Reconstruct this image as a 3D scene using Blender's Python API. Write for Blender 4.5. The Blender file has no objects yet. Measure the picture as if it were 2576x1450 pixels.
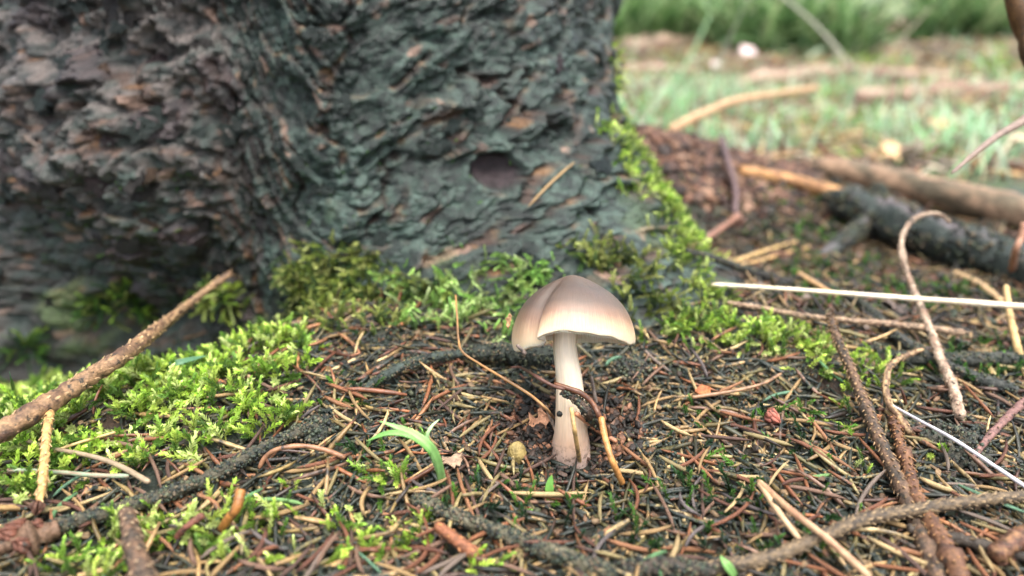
import bpy, math
import numpy as np
from mathutils import Vector, Matrix

rng = np.random.default_rng(11)
rad = math.radians
scene = bpy.context.scene
C = scene.collection

# ------------------------------------------------------------------ camera
PITCH = rad(18.0)
CAM = np.array([-0.0221, -0.2465, 0.1474])
cam_d = bpy.data.cameras.new('camera')
cam_d.lens = 26.0; cam_d.sensor_width = 36.0
cam_d.clip_start = 0.01; cam_d.clip_end = 400.0
cam_d.dof.use_dof = True
cam_d.dof.focus_distance = 0.275
cam_d.dof.aperture_fstop = 5.2
cam_d.dof.aperture_blades = 0
cam = bpy.data.objects.new('camera', cam_d)
cam.location = CAM; cam.rotation_euler = (math.pi/2 - PITCH, 0, 0)
C.objects.link(cam); scene.camera = cam

# ------------------------------------------------------------------ sky and sun (overcast under trees)
SUN_EL, SUN_AZ = rad(70), rad(148)       # azimuth measured from +Y towards +X
world = bpy.data.worlds.new('World'); scene.world = world
world.use_nodes = True
wn = world.node_tree; wn.nodes.clear()
sky = wn.nodes.new('ShaderNodeTexSky'); sky.sky_type = 'NISHITA'; sky.sun_disc = False
sky.sun_elevation = SUN_EL; sky.sun_rotation = SUN_AZ
sky.air_density = 1.0; sky.dust_density = 4.0; sky.ozone_density = 0.6
bg = wn.nodes.new('ShaderNodeBackground'); bg.inputs[1].default_value = 0.15
wo = wn.nodes.new('ShaderNodeOutputWorld')
hs = wn.nodes.new('ShaderNodeHueSaturation'); hs.inputs['Saturation'].default_value = 0.45   # cloud veil greys the sky
wn.links.new(sky.outputs[0], hs.inputs['Color']); wn.links.new(hs.outputs[0], bg.inputs[0]); wn.links.new(bg.outputs[0], wo.inputs[0])
sun_d = bpy.data.lights.new('sun', 'SUN'); sun_d.energy = 1.3; sun_d.angle = rad(45)
sun_d.color = (1.0, 0.95, 0.86)
sun = bpy.data.objects.new('sun', sun_d); C.objects.link(sun)
sdir = Vector((math.sin(SUN_AZ)*math.cos(SUN_EL), math.cos(SUN_AZ)*math.cos(SUN_EL), math.sin(SUN_EL)))
sun.rotation_euler = sdir.to_track_quat('Z', 'Y').to_euler()
sun.location = (0, 0, 3)
scene.view_settings.view_transform = 'Standard'
scene.view_settings.look = 'None'
scene.view_settings.exposure = 1.6
scene.view_settings.gamma = 1.0
scene.view_settings.use_curve_mapping = False
scene.render.engine = 'CYCLES'
scene.cycles.use_denoising = True
scene.cycles.denoiser = 'OPENIMAGEDENOISE'
scene.cycles.max_bounces = 6
scene.cycles.diffuse_bounces = 3

# ------------------------------------------------------------------ numeric helpers
def hash2(ix, iy, iz=0, seed=0):
    h = (np.asarray(ix).astype(np.int64)*374761393 + np.asarray(iy).astype(np.int64)*668265263
         + np.asarray(iz).astype(np.int64)*2147483647 + seed*1274126177) & 0xffffffff
    h = ((h ^ (h >> 13))*1274126177) & 0xffffffff
    h = ((h ^ (h >> 16))*2246822519) & 0xffffffff
    h = h ^ (h >> 15)
    return (h & 0xffffff)/float(0x1000000)

def noise2(x, y, seed=0):
    x = np.asarray(x, float); y = np.asarray(y, float)
    ix = np.floor(x); iy = np.floor(y); fx = x-ix; fy = y-iy
    ux = fx*fx*fx*(fx*(fx*6-15)+10); uy = fy*fy*fy*(fy*(fy*6-15)+10)
    def g(dx, dy):
        a = hash2(ix+dx, iy+dy, 0, seed)*2*math.pi
        return np.cos(a)*(fx-dx) + np.sin(a)*(fy-dy)
    n0 = g(0, 0)*(1-ux)+g(1, 0)*ux; n1 = g(0, 1)*(1-ux)+g(1, 1)*ux
    return (n0*(1-uy)+n1*uy)*1.5          # about -1..1

def fbm(x, y, oct=4, seed=0, gain=0.5):
    s = 0; a = 1; t = 0
    for i in range(oct):
        s = s + a*noise2(np.asarray(x)*2**i, np.asarray(y)*2**i, seed+i*17); t += a; a *= gain
    return s/t

def worley(x, y, seed=0):
    ix = np.floor(x); iy = np.floor(y)
    f1 = np.full(x.shape, 9.0); f2 = np.full(x.shape, 9.0); cid = np.zeros(x.shape)
    lx = np.zeros(x.shape); ly = np.zeros(x.shape)
    for dx in (-1, 0, 1):
        for dy in (-1, 0, 1):
            cx = ix+dx; cy = iy+dy
            px = cx+hash2(cx, cy, 1, seed); py = cy+hash2(cx, cy, 2, seed)
            d = np.hypot(px-x, py-y); idv = hash2(cx, cy, 3, seed)
            nearer = d < f1
            f2 = np.where(nearer, f1, np.minimum(f2, d))
            cid = np.where(nearer, idv, cid)
            lx = np.where(nearer, x-px, lx); ly = np.where(nearer, y-py, ly)
            f1 = np.where(nearer, d, f1)
    return f1, f2, cid, lx, ly

def sstep(a, b, x):
    t = np.clip((np.asarray(x, float)-a)/(b-a), 0, 1)
    return t*t*(3-2*t)

def lin(r, g, b):
    f = lambda c: (c/255/12.92 if c/255 <= 0.04045 else ((c/255+0.055)/1.055)**2.4)
    return np.array([f(r), f(g), f(b)])

# ------------------------------------------------------------------ terrain shape
FPX, PCX, PCY = 1860.0, 1288.0, 725.0
cp_, sp_ = math.cos(PITCH), math.sin(PITCH)
def ray(px, py):
    u = (px-PCX)/FPX; v = (py-PCY)/FPX
    return np.array([u, cp_-v*sp_, -sp_-v*cp_])
def project(P):
    d = np.asarray(P, float)-CAM
    dep = d[..., 1]*cp_-d[..., 2]*sp_
    dep = np.where(dep < 1e-3, 1e-3, dep)
    up = d[..., 1]*sp_+d[..., 2]*cp_
    return PCX+FPX*d[..., 0]/dep, PCY-FPX*up/dep, dep

CTRL = np.array([
 (0, 0, 0), (0, -.067, 0.0), (-.15, -.05, 0), (.15, -.05, -.003), (.158, -.022, -.003),
 (-.05, .113, .020), (0, .09, .016), (-.13, .12, .0106), (-.213, .075, -.008), (-.25, .045, -.010),
 (-.20, .125, -.038), (-.27, .10, -.036),
 (-.314, .2, -.072), (-.22, .2, -.062), (-.4, .15, -.05), (-.5, 0, -.02), (.082, .112, .020), (.084, .079, .016),
 (.25, .148, 0), (.127, .337, 0), (.30, .2, 0), (.26, .36, 0), (.10, .47, .062), (.05, .55, .06),
 (.18, .50, .045), (.25, .6, .022), (.35, .45, 0), (.6, .4, 0), (.4, .8, -.01), (.8, .8, 0), (.3, 1.1, 0), (.9, 1.5, .03),
 (-.5, .8, 0), (0, .9, .01), (0, 1.5, .03), (-1, 1.5, .03), (1.5, .5, 0), (-1.2, .3, -.03), (0, -.3, 0),
 (.5, -.2, -.01), (-.5, -.25, -.01), (0, 3, .2), (1.5, 3, .2), (-1.5, 3, .2), (1.5, -1, 0), (-1.5, -1, 0)], float)
def _k(r2):
    return 0.5*r2*np.log(r2+1e-9)
def _tps():
    n = len(CTRL); P = np.c_[np.ones(n), CTRL[:, :2]]
    d2 = ((CTRL[:, None, :2]-CTRL[None, :, :2])**2).sum(-1)
    A = np.zeros((n+3, n+3)); A[:n, :n] = _k(d2)+np.eye(n)*1e-4; A[:n, n:] = P; A[n:, :n] = P.T
    return np.linalg.solve(A, np.r_[CTRL[:, 2], 0, 0, 0])
TW = _tps()
def ground_h(x, y):
    x = np.asarray(x, float); y = np.asarray(y, float)
    x, y = np.broadcast_arrays(x, y)
    h = TW[-3]+TW[-2]*x+TW[-1]*y
    for i in range(len(CTRL)):
        h = h+TW[i]*_k((x-CTRL[i, 0])**2+(y-CTRL[i, 1])**2)
    far = .03+.11*np.clip(y-1.4, 0, 45)
    w = np.maximum(sstep(1.0, 1.5, np.abs(x)), np.maximum(sstep(2.0, 3.0, y), sstep(-.5, -1.0, y)))
    h = h*(1-w)+far*w
    h = h+.0045*fbm(x/.045, y/.045, 3, 3)+.0018*fbm(x/.012, y/.012, 2, 9)
    d = np.hypot(x, y)
    h = h+sstep(.5, 2.0, d)*.035*fbm(x/.5, y/.5, 3, 31)
    h = h-.004*np.exp(-(d/.014)**2)
    return h

TC = np.array([-0.168, 0.397])
def trunk_r(th, z):
    """trunk radius before the bark relief"""
    th = (np.asarray(th, float)+math.pi) % (2*math.pi)-math.pi
    z = np.asarray(z, float)
    R = .195+.025*np.exp(-(np.clip(z, -.1, 3)-.178)/.35)-.012*np.clip(z-.3, 0, 3)
    zc = np.clip(z, -.03, 3)
    A = .146*np.exp(-(zc-.02)/.078)
    def d(c): return np.degrees((th-rad(c)+math.pi) % (2*math.pi)-math.pi)
    dl = d(-49); w = np.where(dl < 0, 25.0, 21.0)
    r = R+A*np.exp(-(dl/w)**2)
    r = r-.050*sstep(.075, -.035, z)*np.exp(-(d(-114)/21)**4)+.016*np.exp(-((z-.10)/.05)**2)*np.exp(-(d(-120)/24)**2)
    r = r+.080*np.exp(-np.clip(z+.02, 0, 3)/.095)*np.exp(-(d(-160)/24)**2)
    r = r-.020*np.exp(-(d(-94)/10)**2)
    r = r+.11*np.exp(-np.clip(z+.02, 0, 3)/.09)*(np.exp(-(d(40)/26)**2)+np.exp(-(d(140)/28)**2))
    r = r+.010*fbm(th*3, z*9, 3, 41)
    return r
def trunk_inside(P):
    dx = P[..., 0]-TC[0]; dy = P[..., 1]-TC[1]
    return np.hypot(dx, dy) < trunk_r(np.arctan2(dy, dx), P[..., 2])

TS = np.concatenate([np.arange(.12, 1.0, .002), np.arange(1.0, 6, .02)])
def hit(px, py, lift=0.0):
    r = ray(px, py)
    P = CAM+TS[:, None]*r
    below = P[:, 2]-ground_h(P[:, 0], P[:, 1])-lift
    dx = P[:, 0]-TC[0]; dy = P[:, 1]-TC[1]
    tr = np.hypot(dx, dy)-trunk_r(np.arctan2(dy, dx), P[:, 2])-lift
    f = np.minimum(below, tr)
    k = np.argmax(f < 0)
    if f[k] >= 0: k = len(TS)-1
    if k == 0: return P[0]
    a, b = f[k-1], f[k]
    s = a/(a-b+1e-12)
    return P[k-1]+(P[k]-P[k-1])*np.clip(s, 0, 1)
def ghit(px, py, lift=0.0):
    r = ray(px, py); T = np.arange(.6, 8, .01); P = CAM+T[:, None]*r
    k = np.argmax(P[:, 2]-ground_h(P[:, 0], P[:, 1])-lift < 0)
    return P[k] if k else P[-1]
def at(px, py, t):
    return CAM+t*ray(px, py)
def pts(lst):
    """(px, py, lift) rests on ground or bark at that lift; (px, py, None, depth) hangs free"""
    return np.array([at(p[0], p[1], p[3]) if len(p) == 4 else hit(*p) for p in lst])

# ------------------------------------------------------------------ mesh helpers
def mesh_np(name, V, faces, cols=None, smooth=True, attrs=None):
    me = bpy.data.meshes.new(name)
    V = np.asarray(V, np.float32)
    if isinstance(faces, np.ndarray): faces = [faces]
    me.vertices.add(len(V)); me.vertices.foreach_set('co', V.ravel())
    loops = np.concatenate([f.ravel() for f in faces]).astype(np.int32)
    cnt = np.concatenate([np.full(len(f), f.shape[1]) for f in faces]).astype(np.int32)
    st = np.r_[0, np.cumsum(cnt)[:-1]].astype(np.int32)
    me.loops.add(len(loops)); me.loops.foreach_set('vertex_index', loops)
    me.polygons.add(len(cnt)); me.polygons.foreach_set('loop_start', st)
    me.polygons.foreach_set('loop_total', cnt)
    me.polygons.foreach_set('use_smooth', np.full(len(cnt), smooth))
    me.update(calc_edges=True); me.validate()
    if cols is not None:
        cols = np.asarray(cols, np.float32)
        if cols.shape[1] == 3: cols = np.c_[cols, np.ones(len(cols), np.float32)]
        ca = me.color_attributes.new('Col', 'FLOAT_COLOR', 'POINT'); ca.data.foreach_set('color', cols.ravel())
    for k, v in (attrs or {}).items():
        a = me.attributes.new(k, 'FLOAT', 'POINT'); a.data.foreach_set('value', np.asarray(v, np.float32))
    return me

def obj(name, me, mat=None, parent=None, label=None, cat=None, group=None, kind=None):
    o = bpy.data.objects.new(name, me); C.objects.link(o)
    if mat is not None and me is not None and not me.materials: me.materials.append(mat)
    if parent is not None: o.parent = parent
    tag(o, label, cat, group, kind)
    return o
def tag(o, label=None, cat=None, group=None, kind=None):
    if label: o['label'] = label
    if cat: o['category'] = cat
    if group: o['group'] = group
    if kind: o['kind'] = kind

def spline(P, n):
    """Catmull-Rom through P, n samples"""
    P = np.asarray(P, float)
    if len(P) == 2: return P[0]+(P[1]-P[0])*np.linspace(0, 1, n)[:, None]
    Q = np.vstack([2*P[0]-P[1], P, 2*P[-1]-P[-2]])
    L = np.r_[0, np.cumsum(np.linalg.norm(np.diff(P, axis=0), axis=1))]
    s = np.linspace(0, L[-1], n); out = []
    for v in s:
        i = min(max(np.searchsorted(L, v, 'right')-1, 0), len(P)-2)
        t = (v-L[i])/(L[i+1]-L[i]+1e-12)
        p0, p1, p2, p3 = Q[i:i+4]
        out.append(.5*((2*p1)+(-p0+p2)*t+(2*p0-5*p1+4*p2-p3)*t*t+(-p0+3*p1-3*p2+p3)*t**3))
    return np.array(out)
def frames(P):
    T = np.gradient(P, axis=0); T /= np.linalg.norm(T, axis=1)[:, None]+1e-12
    a = np.array([0, 0, 1.0]) if abs(T[0, 2]) < .9 else np.array([1.0, 0, 0])
    N = []; n = a-T[0]*a.dot(T[0]); n /= np.linalg.norm(n)
    for t in T:
        n = n-t*n.dot(t); n /= np.linalg.norm(n)+1e-12; N.append(n)
    N = np.array(N); return T, N, np.cross(T, N)
def tube(P, r, sides=8, flat=1.0, rough=0.0, seed=0, twist=0.0):
    """closed tapering tube; flat squeezes the second axis"""
    n = len(P); r = np.broadcast_to(np.asarray(r, float), (n,))
    T, N, B = frames(P)
    a = np.linspace(0, 2*math.pi, sides, endpoint=False)
    tw = np.linspace(0, twist, n)[:, None]
    R = np.ones((n, sides))
    if rough:
        R = R+rough*noise2(np.arange(n)[:, None]*.45+seed, (np.arange(sides)*.9)[None, :]+seed*3, seed)
    ca, sa = np.cos(a[None]+tw), np.sin(a[None]+tw)
    V = P[:, None]+(r[:, None]*R*ca)[..., None]*N[:, None]+(r[:, None]*R*sa*flat)[..., None]*B[:, None]
    V = V.reshape(-1, 3)
    i = np.arange(n-1)[:, None]*sides; j = np.arange(sides)[None]; j2 = (j+1) % sides
    Q = np.stack([i+j, i+j2, i+sides+j2, i+sides+j], -1).reshape(-1, 4)
    V = np.vstack([V, P[0], P[-1]]); c0 = n*sides; c1 = c0+1
    jj = np.arange(sides); t0 = np.stack([np.full(sides, c0), (jj+1) % sides, jj], -1)
    e = (n-1)*sides; t1 = np.stack([np.full(sides, c1), e+jj, e+(jj+1) % sides], -1)
    return V, [Q, np.vstack([t0, t1])]
def join(parts):
    """parts: (V, [faces], cols) -> one"""
    Vs, cs, fd, off = [], [], {}, 0
    for V, F, c in parts:
        Vs.append(V); cs.append(np.broadcast_to(c, (len(V), 3)))
        for f in F: fd.setdefault(f.shape[1], []).append(f+off)
        off += len(V)
    return np.vstack(Vs), [np.vstack(f) for f in fd.values()], np.vstack(cs)
def basis(n, yaw):
    """rotation matrices (N,3,3) with local z along n, spun by yaw"""
    n = n/np.linalg.norm(n, axis=1)[:, None]
    a = np.where(np.abs(n[:, 2:3]) < .95, np.array([[0, 0, 1.0]]), np.array([[1.0, 0, 0]]))
    t = np.cross(a, n); t /= np.linalg.norm(t, axis=1)[:, None]
    b = np.cross(n, t)
    c, s = np.cos(yaw)[:, None], np.sin(yaw)[:, None]
    return np.stack([t*c+b*s, -t*s+b*c, n], -1)
def scatter(temps, pos, M, scale, cols=None, tcols=None):
    """copies of templates (V, [faces], tc) joined to one mesh; colour = cols[i]*tc"""
    pick = rng.integers(0, len(temps), len(pos)); parts = []
    for k, (V, F, tc) in enumerate(temps):
        ix = np.where(pick == k)[0]
        if not len(ix): continue
        W = np.einsum('nij,vj->nvi', M[ix], V)*scale[ix][:, None, None]+pos[ix][:, None]
        off = (np.arange(len(ix))*len(V))[:, None, None]
        FF = [(f[None]+off).reshape(-1, f.shape[1]) for f in F]
        cc = (cols[ix][:, None]*tc[None]).reshape(-1, 3)
        parts.append((W.reshape(-1, 3), FF, cc))
    return join(parts)
def ground_n(x, y, e=.004):
    hx = (ground_h(x+e, y)-ground_h(x-e, y))/(2*e); hy = (ground_h(x, y+e)-ground_h(x, y-e))/(2*e)
    n = np.stack([-hx, -hy, np.ones_like(hx)], -1)
    return n/np.linalg.norm(n, axis=-1)[..., None]

GRAIN_V = np.array([(1, 0, 0), (-.9, .1, .1), (0, 1, .1), (.1, -1, 0), (0, .1, .9), (0, 0, -.9)], float)
GRAIN_F = np.array([(0, 2, 4), (2, 1, 4), (1, 3, 4), (3, 0, 4), (2, 0, 5), (1, 2, 5), (3, 1, 5), (0, 3, 5)])
# ------------------------------------------------------------------ materials
def new_mat(name):
    m = bpy.data.materials.new(name); m.use_nodes = True
    nt = m.node_tree; b = nt.nodes['Principled BSDF']
    return m, nt, b
def nd(nt, t, **kw):
    n = nt.nodes.new(t)
    for k, v in kw.items():
        if k.startswith('i_'):
            n.inputs[int(k[2:]) if k[2:].isdigit() else k[2:]].default_value = v
        else: setattr(n, k, v)
    return n
def mixc(nt, a, b, fac, mode='MIX'):
    n = nt.nodes.new('ShaderNodeMix'); n.data_type = 'RGBA'; n.blend_type = mode
    for s, v in ((0, fac), (6, a), (7, b)):
        if hasattr(v, 'is_output'): nt.links.new(v, n.inputs[s])
        else: n.inputs[s].default_value = v if s == 0 else (*v, 1)
    return n.outputs[2]
def ramp(nt, src, stops):
    n = nt.nodes.new('ShaderNodeValToRGB'); e = n.color_ramp.elements
    while len(e) > 1: e.remove(e[-1])
    for i, (p, c) in enumerate(stops):
        q = e[0] if i == 0 else e.new(p)
        q.position = p; q.color = (*c, 1) if hasattr(c, '__len__') else (c, c, c, 1)
    nt.links.new(src, n.inputs[0]); return n.outputs[0]
def noise_n(nt, scale, detail=4, rough=.6, coord='Object', vec=None):
    n = nt.nodes.new('ShaderNodeTexNoise'); n.inputs['Scale'].default_value = scale
    n.inputs['Detail'].default_value = detail; n.inputs['Roughness'].default_value = rough
    if vec is None:
        tc = nt.nodes.new('ShaderNodeTexCoord'); vec = tc.outputs[coord]
    nt.links.new(vec, n.inputs['Vector']); return n.outputs['Fac']
def bump(nt, b, h, dist, strength=1.0):
    n = nt.nodes.new('ShaderNodeBump'); n.inputs['Strength'].default_value = strength
    n.inputs['Distance'].default_value = dist
    nt.links.new(h, n.inputs['Height']); nt.links.new(n.outputs[0], b.inputs['Normal'])
def attr(nt, name='Col'):
    a = nt.nodes.new('ShaderNodeAttribute'); a.attribute_name = name; return a
def col_mat(name, rough=.5, nscale=600, var=(.6, 1.35), bdist=.0003, bscale=1500, spec=.5, algae=None, sss=0, trans=0, sheen=0):
    """vertex-coloured matter with grain, optional dark algae crust"""
    m, nt, b = new_mat(name)
    a = attr(nt)
    n1 = noise_n(nt, nscale)
    c = mixc(nt, a.outputs['Color'], ramp(nt, n1, [(.3, var[0]), (.7, var[1])]), 1.0, 'MULTIPLY')
    if algae:
        n2 = noise_n(nt, algae[0], 5, .65)
        c = mixc(nt, c, algae[2], ramp(nt, n2, [(algae[1]-.05, 1.0), (algae[1]+.05, 0.0)]))
    nt.links.new(c, b.inputs['Base Color'])
    b.inputs['Roughness'].default_value = rough
    b.inputs['Specular IOR Level'].default_value = spec
    if sss:
        b.inputs['Subsurface Weight'].default_value = sss; b.inputs['Subsurface Scale'].default_value = .002
        b.inputs['Subsurface Radius'].default_value = (1, .8, .4)
    bump(nt, b, noise_n(nt, bscale, 3), bdist)
    if trans:
        tr = nd(nt, 'ShaderNodeBsdfTranslucent'); nt.links.new(c, tr.inputs['Color'])
        mx = nd(nt, 'ShaderNodeMixShader', i_0=trans)
        nt.links.new(b.outputs[0], mx.inputs[1]); nt.links.new(tr.outputs[0], mx.inputs[2])
        nt.links.new(mx.outputs[0], nt.nodes['Material Output'].inputs['Surface'])
    return m
ALGAE = (.016, .024, .019)
M_needle = col_mat('needle_litter_surface', .42, 500, (.45, 1.5), .0003, 1400, .5, (230, .49, ALGAE))
M_loose = col_mat('loose_needle_surface', .36, 330, (.5, 1.45), .0002, 1600, .5, (150, .40, (.030, .026, .022)))
M_moss = col_mat('moss_leaf_surface', .36, 300, (.75, 1.25), .0001, 2000, .4, None, 0, .35)
M_grass = col_mat('grass_blade_surface', .4, 200, (.8, 1.2), .0001, 800, .4, None, 0, .35)
M_twig = col_mat('twig_bark_surface', .6, 700, (.5, 1.5), .0005, 1100, .4, (380, .40, (.030, .026, .020)))
M_dtwig = col_mat('algae_twig_surface', .55, 500, (.4, 1.7), .0012, 900, .45, (260, .44, ALGAE))
M_straw = col_mat('dry_straw_surface', .45, 300, (.75, 1.2), .0002, 900, .4)
M_log = col_mat('log_surface', .6, 120, (.55, 1.4), .0012, 400, .4)
M_crumb = col_mat('bark_crumb_surface', .6, 400, (.5, 1.5), .0006, 900, .4)
M_trunk = col_mat('bark_surface', .38, 480, (.45, 1.5), .0014, 800, .5)

M_grain = col_mat('algae_grain_surface', .6, 500, (.6, 1.4), .0002, 1500, .5)
def soil_mat():
    m, nt, b = new_mat('forest_soil')
    a = attr(nt)
    n1 = noise_n(nt, 240, 6, .7); n2 = noise_n(nt, 45, 4)
    c = mixc(nt, a.outputs['Color'], ramp(nt, n1, [(.3, .4), (.7, 1.7)]), 1.0, 'MULTIPLY')
    c = mixc(nt, c, (.020, .030, .022), ramp(nt, n2, [(.45, 0.0), (.58, .8)]))
    nt.links.new(c, b.inputs['Base Color'])
    b.inputs['Roughness'].default_value = .5
    bump(nt, b, noise_n(nt, 700, 5, .7), .0016)
    return m
M_soil = soil_mat()

# ------------------------------------------------------------------ ground
def graded(lo, hi, step, far, grow=1.16):
    core = list(np.arange(lo, hi+1e-9, step)); a = core[0]; b = core[-1]; s = step; left = []; right = []
    while b < far: s *= grow; b += s; right.append(b)
    s = step
    while a > -far: s *= grow; a -= s; left.append(a)
    return np.array(left[::-1]+core+right)
gx = graded(-.42, .46, .0034, 60); gy = graded(-.15, .50, .0034, 60)
GX, GY = np.meshgrid(gx, gy)
GZ = ground_h(GX, GY)
nearw = np.exp(-(np.hypot(GX, GY-.1)/.45)**4)
GZ = GZ+nearw*(.0012*noise2(GX/.0045, GY/.0045, 5)+.0016*noise2(GX/.009, GY/.009, 6))
V = np.stack([GX, GY, GZ], -1).reshape(-1, 3)
nx, ny = len(gx), len(gy)
i = (np.arange(ny-1)[:, None]*nx+np.arange(nx-1)[None])
Q = np.stack([i, i+1, i+nx+1, i+nx], -1).reshape(-1, 4)
n_a = fbm(V[:, 0]/.09, V[:, 1]/.09, 3, 51)[:, None]; n_b = fbm(V[:, 0]/.22, V[:, 1]/.22, 3, 61)[:, None]
near_c = np.where(n_a > .1, lin(56, 42, 30), lin(34, 38, 26))
far_c = lin(128, 106, 86)*(1-sstep(-.15, .25, n_b))+lin(104, 140, 70)*sstep(-.15, .25, n_b)
far_c = far_c*(.85+.4*n_a)
wf = sstep(.45, .8, V[:, 1])[:, None]
gcol = near_c*(1-wf)+far_c*wf
obj('ground', mesh_np('ground', V, Q, gcol), M_soil, kind='structure',
    label='dark soil of the forest floor under moss and needles')

# ------------------------------------------------------------------ the spruce trunk
def wrap_(a): return (a+math.pi) % (2*math.pi)-math.pi
def line_dist(px, py, seg):
    d = np.full(px.shape, 9e9)
    for (ax, ay), (bx, by) in zip(seg[:-1], seg[1:]):
        vx, vy = bx-ax, by-ay; t = np.clip(((px-ax)*vx+(py-ay)*vy)/(vx*vx+vy*vy+1e-12), 0, 1)
        d = np.minimum(d, np.hypot(px-ax-t*vx, py-ay-t*vy))
    return d
def to_tz(p):
    q = hit(*p); return math.atan2(q[1]-TC[1], q[0]-TC[0]), q[2]
KNOT = to_tz((1250, 432))
CRACKS = [[to_tz(p) for p in c] for c in (
    [(990, 395), (965, 470), (925, 590)], [(600, 330), (610, 440), (650, 540), (700, 610)],
    [(1270, 230), (1330, 300), (1410, 330)], [(1150, 180), (1240, 205), (1330, 190)],
    [(1480, 540), (1530, 590), (1560, 640)], [(540, 170), (600, 250), (590, 330)],
    [(735, 420), (760, 480), (740, 540)], [(350, 130), (370, 250), (420, 300)])]
def bark(th, z0):
    a = th*.25
    dl = np.degrees(wrap_(th-rad(-49))); lobe = np.exp(-(dl/np.where(dl < 0, 25.0, 21.0))**2)
    z = z0-.80*.146*np.exp(-(np.clip(z0, -.03, 3)-.02)/.078)*lobe          # height measured along the sloping bark
    wa = a+.010*fbm(a*28, z*28, 3, 71); wz = z+.010*fbm(a*28+9, z*28, 3, 72)
    ang = rad(27)*sstep(-1.75, -1.3, th)
    e1 = wa*np.cos(ang)+wz*np.sin(ang); e2 = -wa*np.sin(ang)+wz*np.cos(ang)
    left = 1-sstep(-1.75, -1.42, th)
    f1, f2, id1, lx, ly = worley(e1/.052, e2/.0225, 81)
    g1, g2, id2, mx, my = worley(e1/.0115, e2/.0062, 82)
    k1, k2, id3, _, _ = worley(wa/.021, wz/.019, 83)
    q1, q2, id4, _, _ = worley(wa/.0085, wz/.0070, 84)
    c1 = sstep(.0, .14, f2-f1); c2 = sstep(0, .3, g2-g1); c3 = sstep(0, .25, k2-k1)
    brk = sstep(-.25, .2, fbm(a*30, z*30, 2, 75))           # plates run together in places
    hgt = ((id1-.5)*.0075*brk+c1*.0045*brk+(ly)*.0050)*(1-.7*left)+((id2-.5)*.0022+c2*.0013)*(1-.5*left)*(.25+1.3*sstep(-.3, .3, fbm(a*40, z*40, 2, 64)))
    hgt = hgt+left*(.010*fbm(a/.040, z/.034, 2, 66)+(id3-.5)*.011+c3*.0055*brk+.006*fbm(a/.014, z/.014, 3, 76)+(id4-.5)*.0040+.003*fbm(a/.006, z/.005, 2, 70))
    hgt = hgt+.0018*fbm(a/.005, z/.004, 3, 77)+.0008*noise2(a/.0018, z/.0018, 78)
    kd = np.hypot((th-KNOT[0])*.30/.0150, (z0-KNOT[1])/.0100)+.12*fbm(a*200, z*200, 2, 79)
    kn = 1-sstep(.75, 1.05, kd)
    hgt = hgt*(1-kn*.75)-(.004+.007*np.clip(1.1-kd, 0, 1))*kn+.0016*np.exp(-((kd-1.15)/.15)**2)
    ck = np.zeros_like(a)
    for c in CRACKS:
        seg = [(t*.28, zz) for t, zz in c]
        d = line_dist(th*.28+.009*fbm(a*70, z*70, 3, 7), z0+.009*fbm(a*70, z*70, 3, 8), seg)+.0022*(fbm(a*140, z*140, 2, 12)+.3)
        ck = np.maximum(ck, 1-sstep(.0004, .0036, d))
    hgt = hgt-.006*ck
    # bark colour, with shade deepened into it low on the left
    n = fbm(a*55, z*55, 4, 91)[..., None]; n2 = fbm(a*160, z*160, 3, 92)[..., None]
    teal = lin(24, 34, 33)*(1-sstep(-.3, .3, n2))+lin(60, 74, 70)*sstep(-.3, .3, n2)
    gre = lin(112, 102, 97)*(1-sstep(-.3, .3, n2))+lin(46, 43, 44)*sstep(-.3, .3, n2)
    brn = lin(76, 54, 44); och = lin(136, 94, 56); pnk = lin(164, 132, 114); dk = lin(46, 34, 38)
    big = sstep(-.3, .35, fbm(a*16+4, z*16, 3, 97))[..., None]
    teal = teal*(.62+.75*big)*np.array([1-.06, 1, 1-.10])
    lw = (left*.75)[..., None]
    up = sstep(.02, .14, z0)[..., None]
    lm = np.clip(lw*(.45+.55*up)+.5*(sstep(-1.6, -1.9+.9, th)[..., None])*0, 0, 1)  # less grey near the left foot: darker algae tone also carries painted shade
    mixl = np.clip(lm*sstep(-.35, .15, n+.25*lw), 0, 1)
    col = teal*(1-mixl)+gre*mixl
    bare = (1-sstep(.02, .16, f2-f1))[..., None]*sstep(-.15, .1, n)*brk[..., None]
    col = col*(1-bare*.75)+(brn*(1-sstep(.0, .35, n2))+och*sstep(.0, .35, n2))*bare*.75
    chip = ((id2 > .93-.03*left) & (c2 > .3)).astype(float)[..., None]*sstep(-.05, .2, n+.1*lw)
    col = col*(1-chip*.8)+pnk*chip*.8*(.7+.5*n2)
    chip2 = ((id2 < .06+.05*left) & (c2 > .2)).astype(float)[..., None]*sstep(-.1, .2, -n+.1)
    col = col*(1-chip2*.8)+brn*chip2*.8
    pur = ((id3 > .88) & (left > .4)).astype(float)[..., None]
    col = col*(1-pur*.7)+dk*pur*.7
    gm = (sstep(.25, .5, fbm(a*22, z*22, 3, 95))*sstep(.10, .0, z0))[..., None]*.6
    col = col*(1-gm)+lin(92, 112, 62)*gm
    k_ = kn[..., None]; col = col*(1-k_)+(lin(40, 28, 31)*(.8+.8*n2+.2))*k_
    c_ = (ck*.85)[..., None]; col = col*(1-c_)+lin(48, 34, 28)*c_
    return hgt, np.clip(col, .004, 1)
th = np.concatenate([np.linspace(rad(-186), rad(8), 640), np.linspace(rad(8), rad(174), 50)[1:-1]])
zz = np.concatenate([np.arange(-.10, -.025, .003), np.arange(-.025, .075, .0008), np.arange(.075, .28, .0012), .29*(2.8/.29)**np.linspace(0, 1, 36)[1:]])
TH, ZZ = np.meshgrid(th, zz)
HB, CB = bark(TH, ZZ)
RR = trunk_r(TH, ZZ)+HB
TV = np.stack([TC[0]+RR*np.cos(TH), TC[1]+RR*np.sin(TH), ZZ], -1)
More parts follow.
